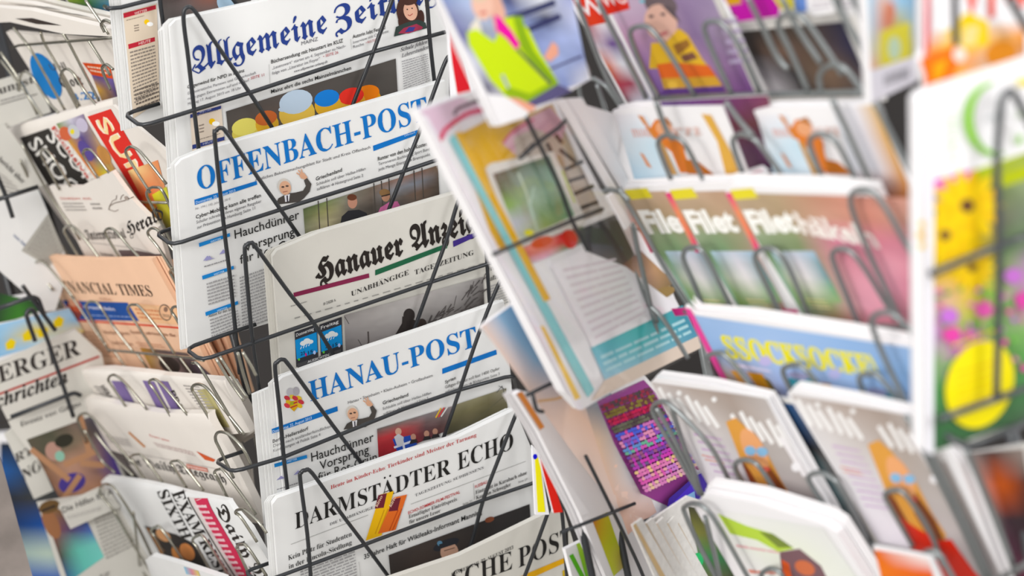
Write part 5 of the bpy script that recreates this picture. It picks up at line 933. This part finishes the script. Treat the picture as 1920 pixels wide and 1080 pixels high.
# row 4: grey titled magazines, woman with sunglasses
def g6(x, y):
    def f(c):
        def q(a, b): return (x + a, y + b)
        c.use('background_picture'); c.mosaic([q(0, 10), q(214, 40), q(330, 270), q(150, 280)] if x < 1400 else [q(0, 10), q(256, 56), q(320, 142), q(404, 370), q(216, 370)][:2] + [q(406, 372), q(216, 372)], ['c0b8b4 a8988e 98887e b0a8a4', 'd8d4d4 c8c0bc a09288 b8b0ac', 'e0dce0 d0ccd0 b0a8a4 a8a09c', 'ece4ec e4dce8 b8b0b0 a09896', 'f0ecf0 e8e0ea c0b8bc 989090'], .05)
        c.use('masthead')
        for k in range(14):
            if k in (6, 7): continue
            a = q(14 + k * (17 if x < 1400 else 19), 20 + k * 5 + (k % 3) * 5); c.line(a, (a[0] + 27, a[1] + 50 - (k % 3) * 5), 7.5, 'f2f0ee')
        for k in (1, 4): c.ell(*q(30 + k * 22, 26 + k * 4), 5, 5, 'f0eeec')
        c.use('woman_with_sunglasses'); ox, oy, sc_ = (x, y + 26, 1.0) if x < 1400 else (1467, 766, 1.15)
        def q2(a, b): return (ox + a * sc_, oy + b * sc_)
        c.poly([q2(140, 58), q2(158, 50), q2(178, 68), q2(214, 110), q2(245, 170), q2(268, 205), q2(262, 235), q2(215, 220), q2(196, 180), q2(168, 130)], 'd89448')
        c.poly([q2(206, 120), q2(250, 180), q2(266, 215), q2(240, 210), q2(216, 170)], '7a3c20'); c.poly([q2(168, 130), q2(186, 150), q2(214, 200), q2(196, 196)], '8a3a20')
        c.ell(*q2(194, 112), 19, 46, 'e8a06c', -28); c.ell(*q2(186, 112), 11, 9, '80b4dc', 20); c.ell(*q2(208, 114), 11, 9, '80b4dc', 20); c.ell(*q2(216, 146), 8, 4, 'd85a50', 10); c.line(q2(194, 111), q2(201, 113), 3, '80a0c0')
        c.poly([q2(188, 172), q2(214, 190), q2(256, 214), q2(276, 212), q2(312, 262), q2(336, 288), q2(236, 288)], 'dc3a34')
        c.use('cover_lines'); c.text_block([q(76, 100), q(128, 110), q(196, 232), q(144, 224)], 9, 'c8a8cc', fill=.3, word=(.2, .6)); c.text_block([q(92, 142), q(128, 150), q(140, 164), q(104, 158)], 2, 'e08a70', fill=.3, word=(.3, .6))
        c.poly([q(238, 110), q(252, 116), q(296, 186), q(284, 186)], 'ece8ea'); c.ell(*q(272, 168), 9, 9, 'f4f2f4')
    return f
paper('magazine', 'grey toned magazine with a woman in blue sunglasses, the left copy', 'magazine', gp(1222, 712, off=.012), [(1218, 718), (1230, 708), (1330, 722), (1440, 748), (1560, 960), (1610, 1070), (1420, 1070)], .004, 'gloss', 'inkg', g6(1222, 706), leaves=2, leaf_shift=(2, -3), group='magazines with a woman in blue sunglasses')
paper('magazine', 'magazine with a woman in blue sunglasses, right copy under the light blue one', 'magazine', gp(1222, 712, off=.017), [(1476, 738), (1488, 729), (1600, 750), (1740, 784), (1800, 870), (1890, 1100), (1700, 1100)], .004, 'gloss', 'inkg', g6(1482, 728), leaves=2, leaf_shift=(2, -3), group='magazines with a woman in blue sunglasses')
def g7(c): c.use('cover_picture'); c.mosaic([(1440, 748), (1500, 760), (1680, 1090), (1600, 1090)], ['1e3a60 24406a', '16161a 101014', '2a8a98 6a6460', '5a5250 3a3a3a', '2a2a2a 1c1c1c'])
paper('magazine', 'dark blue and black magazine between the two copies with the sunglasses', 'magazine', gp(1440, 745, off=.0), [(1436, 742), (1500, 752), (1700, 1100), (1560, 1060)], .003, 'pages', 'inkg', g7)
# row 5
def g8(c):
    c.use('cover_picture'); c.mosaic([(1300, 945), (1545, 990), (1620, 1100), (1390, 1100)], ['e8e4e8 ecebe8 e4e6e0 e0e0dc', 'ece8ec e4e8d8 e8ecd8 e4e6e0', 'f0ecee f0ecea f0f0e8 e4e8dc'])
    c.poly([(1346, 962), (1400, 985), (1450, 1000), (1490, 1028), (1460, 1034), (1420, 1012), (1370, 1000)], 'b0d048'); c.poly([(1424, 996), (1450, 1000), (1488, 1026), (1460, 1026)], '6a7c30')
    c.use('figure_in_red'); c.poly([(1462, 1034), (1500, 1028), (1540, 1060), (1560, 1100), (1470, 1100)], '6a4a50'); c.poly([(1466, 1048), (1480, 1056), (1490, 1100), (1474, 1100)], 'd8502c'); c.ell(1510, 1064, 20, 13, 'c86848', 25); c.text_block([(1378, 1016), (1460, 1030), (1466, 1040), (1384, 1028)], 1, 'e0b0b0', word=(.2, .4)); c.text_block([(1400, 1062), (1450, 1066), (1460, 1080), (1410, 1078)], 1, 'e09080', word=(.2, .4))
paper('magazine', 'white magazine with a light green leafy print at the bottom edge', 'magazine', gp(1310, 935, off=.012), [(1306, 942), (1322, 926), (1420, 944), (1546, 984), (1570, 1000), (1640, 1110), (1400, 1110)], .01, 'gloss', 'inkg', g8, leaves=3, leaf_shift=(1, -5), up=UG)
def g9(c): c.use('cover_picture'); c.mosaic([(1640, 1030), (1740, 1045), (1760, 1110), (1660, 1110)], ['e05a10 f0ece8', 'e86a18 e04a10', 'd85010 d84810'])
paper('magazine', 'orange magazine peeking out at the bottom below the right sunglasses copy', 'magazine', gp(1640, 1030, off=.03), [(1636, 1026), (1745, 1046), (1780, 1120), (1670, 1120)], .004, 'gloss', 'inkg', g9)
def g10(c): c.use('cover_picture'); c.mosaic([(1800, 850), (1920, 840), (1960, 1100), (1860, 1100)], ['8a8480 2a2020 8a7c74', '8a8884 c0502a 1c1616', '8a8680 2a1820 141212', '7a7672 3a1828 18080c', '6a6662 1c1018 8a1a48'], .08)
paper('magazine', 'dark magazine with dull red specks in the bottom right corner', 'magazine', gp(1800, 850, off=.0), [(1790, 856), (1950, 830), (2000, 1110), (1850, 1110)], .004, 'pages', 'inkg', g10)

gk = Rack('magazine_rack', 'grey wire rack of hairpin loops holding the blurred magazines on the right', TG, M['grey'], .0027, (1450, 500))
WG = {k: gp(*v) for k, v in dict(a=(1110, -40), b=(1150, 205), c=(1163, 350), d=(1300, 590), e=(1222, 712), f=(1310, 935)).items()}
def Gw(k, pts, o=.025, **q): gk.wire(WG[k], [(p[0], p[1], o) for p in pts], **q)
for pts in ([(1236, 186), (1206, 130), (1184, 75), (1184, 56), (1200, 49), (1220, 54), (1250, 92), (1302, 178)], [(1372, 176), (1342, 110), (1322, 60), (1324, 44), (1338, 40), (1356, 46), (1384, 84), (1424, 172)], [(1516, 172), (1484, 100), (1460, 50), (1466, 30), (1487, 25), (1508, 36), (1540, 80), (1580, 140)], [(1540, 176), (1536, 145), (1546, 128), (1563, 122), (1586, 130), (1622, 178)], [(1226, 330), (1180, 240), (1110, 228), (1088, 178), (1090, 152), (1104, 146), (1126, 154), (1152, 182), (1240, 318)][2:]): Gw('a', pts)
for pts in ([(1036, -10), (1070, 60), (1106, 140)], [(1116, -10), (1170, 100), (1212, 184)], [(1078, -10), (1130, 130), (1170, 200)], [(1400, -10), (1430, 50), (1456, 104), (1478, 130)], [(1462, -10), (1500, 60), (1540, 120)], [(1560, -10), (1592, 50), (1622, 100)], [(1596, -10), (1616, 30), (1634, 60)], [(1120, 158), (1136, 210), (1160, 300), (1180, 340)]): Gw('a', pts, part='strut')
gk.bar(WG['a'], [(1228, 184), (1400, 178), (1596, 173), (1640, 176)], off=.025)
for pts in ([(1258, 335), (1240, 290), (1234, 266), (1244, 255), (1258, 255), (1284, 270), (1318, 335)], [(1392, 322), (1380, 290), (1374, 264), (1384, 253), (1396, 252), (1418, 264), (1446, 300), (1470, 335)], [(1548, 345), (1528, 300), (1518, 268), (1526, 255), (1542, 252), (1566, 264), (1592, 310), (1616, 362)]): Gw('b', pts)
for pts in ([(1230, 190), (1248, 240), (1262, 262)], [(1360, 190), (1390, 230), (1412, 256)], [(1560, 185), (1596, 260), (1660, 400), (1700, 480)], [(1640, 190), (1690, 290), (1724, 350)]): Gw('b', pts, part='strut')
for pts in ([(1324, 590), (1300, 530), (1282, 488), (1284, 470), (1298, 463), (1314, 468), (1332, 496), (1378, 592)], [(1470, 604), (1440, 540), (1417, 490), (1420, 472), (1438, 465), (1458, 472), (1480, 504), (1520, 600)], [(1612, 612), (1584, 545), (1562, 488), (1564, 472), (1578, 466), (1600, 476), (1630, 516), (1680, 600)], [(1694, 612), (1660, 540), (1628, 470), (1598, 392), (1598, 364), (1616, 355), (1642, 366), (1668, 402), (1700, 460), (1730, 506)], [(1218, 668), (1196, 620), (1176, 588), (1174, 570), (1187, 561), (1208, 566), (1236, 590), (1262, 626), (1290, 672)]): Gw('c', pts)
gk.bar(WG['c'], [(1284, 584), (1320, 588), (1553, 607), (1690, 614), (1716, 618)], off=.025)
for pts in ([(1130, 390), (1150, 430), (1188, 508), (1232, 604)], [(1186, 420), (1196, 470), (1212, 540), (1240, 660)], [(1160, 352), (1200, 420), (1250, 508), (1306, 596)], [(1128, 384), (1126, 366), (1140, 356), (1162, 360), (1180, 376)]): Gw('c', pts, part='strut')
for pts in ([(1704, 768), (1678, 712), (1654, 660), (1636, 612), (1638, 594), (1654, 586), (1676, 590), (1700, 612), (1728, 646)], [(1484, 734), (1470, 704), (1470, 690), (1488, 684), (1508, 690), (1544, 734)], [(1630, 758), (1614, 722), (1612, 706), (1630, 701), (1650, 708), (1698, 764)], [(1344, 722), (1328, 684), (1328, 668), (1344, 662), (1364, 670), (1412, 726)]): Gw('d', pts)
for pts in ([(1312, 926), (1262, 840), (1228, 782), (1224, 762), (1240, 753), (1258, 760), (1300, 800), (1338, 846), (1386, 938)], [(1418, 950), (1394, 908), (1380, 882), (1380, 868), (1395, 862), (1412, 866), (1430, 884), (1480, 962)], [(1570, 992), (1540, 940), (1518, 904), (1518, 892), (1535, 886), (1556, 894), (1580, 918), (1630, 1020)], [(1712, 1024), (1684, 975), (1662, 936), (1662, 924), (1677, 919), (1698, 928), (1740, 990), (1770, 1060)]): Gw('e', pts)
for pts in ([(1230, 764), (1262, 820), (1318, 930)], [(1258, 760), (1280, 830), (1300, 880), (1312, 922)], [(1700, 780), (1740, 860), (1800, 980), (1850, 1090)], [(1810, 840), (1850, 930), (1900, 1060)], [(1720, 800), (1780, 920), (1860, 1090)]): Gw('e', pts, part='strut')
gk.bar(WG['e'], [(1560, 1000), (1578, 1010), (1726, 1038), (1770, 1046)], off=.025)
for pts in ([(1348, 1092), (1310, 1020), (1284, 962), (1284, 950), (1300, 944), (1322, 952), (1350, 990), (1408, 1092)], [(1352, 1092), (1340, 1040), (1322, 968)], [(1432, 1092), (1428, 1076), (1446, 1065), (1464, 1074), (1472, 1092)], [(1722, 1050), (1740, 1034), (1760, 1040), (1790, 1088)]): Gw('f', pts)
gk.bar(WG['f'], [(1860, 1092), (1960, 1040)], off=.03)
for x in (1300, 1560): gk.post(x, 560, -.16, top=.8, r=.006)

# ================================================================ black rack at the right border
def r0(c):
    c.use('cover_picture'); c.mosaic([(1626, -30), (1716, -40), (1712, 122), (1632, 130)], ['98c8e0 b8d0e0 90b8d8 88a8c8', 'a0c8e0 d8a088 90c0e0 7aa0c0', 'b0c8d8 c88870 b8b060 8ab0c8', 'c0c0b8 d8c858 d8d860 a8a868', 'e0a090 c8c060 e0d858 a8a860']); c.ell(1667, 28, 10, 24, 'c87860', 5); c.poly([(1650, 60), (1676, 50), (1706, 40), (1704, 110), (1652, 122)], 'd8cc48'); c.ell(1676, 90, 12, 22, 'b8d0b0')
    c.use('barcode'); c.poly([(1632, 132), (1716, 104), (1718, 152), (1634, 192)], 'e2dfea')
    for k in range(14): c.line((1656 + k * 3.4, 140 - k * 1.1), (1657 + k * 3.4, 162 - k * 1.2), (1, 1.8, .9, 2.2)[k % 4], '4a4850')
paper('magazine', 'light blue magazine with a barcode panel at its lower edge, top right', 'magazine', row(TR, 1630, -60, off=-.1), [(1622, -40), (1720, -60), (1722, 150), (1634, 194)], .006, 'gloss', 'inkg', r0, leaves=1, leaf_shift=(-3, 0))
def r1(c):
    c.use('masthead'); c.T('TV', (1770, 44), (1840, 20), 70, 'e83018', 'bold', up=(.02, -1)); c.T('14', (1852, 34), (1930, 6), 60, 'e83018', 'bold', up=(.02, -1)); c.poly([(1734, -20), (1742, -20), (1742, 90), (1732, 110)], 'd83a48')
    c.use('cover_picture'); c.mosaic([(1742, 60), (1920, 40), (1922, 110), (1732, 165)], ['ecd8d8 e8b830 ecc8a8 e8d8d8', 'e88a50 e8b828 d8a058 d88848', 'ec6a28 e89058 c8a080 c87838', 'e85018 e8a040 b09888 a88878'], .1)
    c.poly([(1772, 60), (1812, 22), (1826, 28), (1852, 40), (1852, 84), (1800, 90)], 'e8c020'); c.poly([(1808, 50), (1836, 46), (1828, 84), (1800, 86)], 'e8cc80'); c.poly([(1724, 110), (1760, 96), (1790, 84), (1800, 110), (1780, 150), (1740, 164)], 'ec6428'); c.ell(1798, 102, 13, 14, 'f4d8cc'); c.poly([(1748, 120), (1776, 108), (1768, 140), (1750, 156)], 'f09830'); c.ell(1876, 100, 30, 24, 'c87834', -20)
paper('magazine', 'orange and red television magazine at the top right corner', 'magazine', row(TR, 1735, -80, off=-.02), [(1730, -40), (1960, -110), (1960, 120), (1738, 172), (1722, 112), (1731, 96)], .005, 'gloss', 'inkg', r1, up=(0, -1))
def r2(c):
    c.use('background_picture')
    c.mosaic([(1745, 345), (1940, 280), (1940, 780), (1745, 848)], ['c050a0 a8b820 a8b830 889828', '4a6a40 6a6428 58683a 8a9a70', 'd8b020 e8c018 5a5a48 6a7a60', 'e0b418 e8b818 4a6a40 58704a', 'c89aa0 d8b048 80a040 b070b8', 'b870c0 a8b050 6a9a48 c060b0', '58a040 c060b0 5a8a48 78a858', '4a8a48 4a7a3a 4a7038 489048', '2e5a34 3a6a3a 3a6638 3a7040', '2a5230 2a5230 284a2c 3a4a38'], .1, sub=4)
    c.poly([(1745, 340), (1820, 318), (1818, 338), (1746, 362)], 'd83aa8'); c.text_block([(1750, 344), (1810, 326), (1810, 334), (1750, 352)], 1, 'f0b8e0', word=(.06, .12)); c.poly([(1860, 330), (1940, 304), (1940, 330), (1880, 350)], 'a8b428')
    c.use('sunflowers')
    for fx, fy, rr in ((1812, 385, 66), (1770, 440, 52), (1820, 500, 42)):
        for k in range(14):
            a = k * 2 * math.pi / 14; c.ell(fx + math.cos(a) * rr * .55, fy + math.sin(a) * rr * .55, rr * .5, rr * .16, ('f0c414', 'ecb810')[k % 2], math.degrees(a), n=12)
        c.ell(fx, fy, rr * .2, rr * .2, '5a3a22')
    c.use('small_flowers'); rnd = random.Random(11)
    for k in range(70):
        fx, fy = 1748 + rnd.random() * 170, 540 + rnd.random() * 150; c.ell(fx, fy, rnd.uniform(3, 9), rnd.uniform(3, 7), rnd.choice(('c060b8', 'b868c8', 'd84a98', '6ab048', '58a040', '4a8a3c', 'd878a8')), n=9)
    for fx, fy, cc in ((1895, 515, 'b868c0'), (1915, 560, 'd04a98'), (1775, 590, 'b868c8'), (1780, 625, 'd84a98'), (1840, 578, 'd858a0')): c.ell(fx, fy, 17, 15, cc)
    c.use('yellow_oval'); c.ell(1832, 718, 62, 84, 'f0dc28', 18, n=32); c.text_block([(1790, 690), (1870, 665), (1872, 740), (1792, 765)], 5, 'e8b830', fill=.3, word=(.1, .3)); c.text_block([(1780, 640), (1860, 610), (1862, 622), (1782, 652)], 1, 'd8c830', word=(.1, .2))
    c.use('masthead'); P = []
    for k in range(15): a = math.radians(100 + k * 13); P.append((1866 + 62 * math.cos(a) * .9, 220 - 68 * math.sin(a)))
    for k in range(14): c.line(P[k], P[k + 1], 4 + 12 * math.sin(math.pi * (k + .5) / 14), '74bc1c')
    c.T('LAND', (1787, 300), (1787, 205), 12, 'b8dca0', 'sans', up=(-1, 0)); c.T('mein', (1842, 226), (1880, 216), 12, 'a8b0b0', 'bold', up=(0, -1)); c.poly([(1904, 250), (1912, 255), (1910, 268), (1900, 268)], '74bc1c'); c.line((1905, 215), (1920, 210), 6, '74bc1c'); c.ell(1914, 152, 12, 7, 'e8d020')
    c.use('page_block'); c.poly([(1728, 190), (1745, 184), (1745, 848), (1732, 846)], 'e8e6ec')
PR2 = row(TR, 1735, 190, off=0)
paper('magazine', 'thick magazine with sunflowers and a big yellow oval on its cover, right border', 'magazine', PR2, [(1728, 190), (1738, 176), (1960, 106), (1960, 780), (1748, 850), (1732, 846)], .012, 'gloss', 'inkg', r2, leaves=1, leaf_shift=(-2, 1), up=(0, -1))
rr = Rack('right_rack', 'black wire rack around the sunflower magazine at the right border', TR, M['black'], .0031, (1880, 500))
rr.m = mat('scuffed_black_wire', '4a4d50', .35, metal=.3, coat=.3)
PR1 = row(TR, 1735, -80, off=-.02)
rr.wire(PR1, [(1790, -20), (1791, 40), (1793, 84)], part='strut'); rr.wire(PR1, [(1885, -20), (1900, 10), (1930, 60)], part='strut')
rr.wire(PR2, [(1868, 752), (1874, 500), (1870, 300), (1877, 200), (1884, 178), (1893, 172), (1904, 180), (1940, 250)])
rr.bar(PR2, [(1745, 514), (1850, 470), (1935, 438)]); rr.bar(PR2, [(1762, 786), (1868, 748), (1935, 724)]); rr.bar(PR2, [(1745, 786, -.03), (1756, 800, -.01), (1805, 840), (1940, 786)])
for x in (1850, 1990): rr.post(x, 500, -.12, top=.5)
# small added lamp near the mirror direction, puts highlights on the plastic film
_n = R @ PB2.n; _p = W(PB2.hit(1060, 560)); _v = (CAM - _p).normalized(); _r = (2 * _n.dot(_v) * _n - _v).normalized()
area('film_highlight_lamp', tuple(_p + _r * 1.7 + Vector((.38, 0, .2))), tuple(_p), (.07, .07), 4, (1, .98, .95))
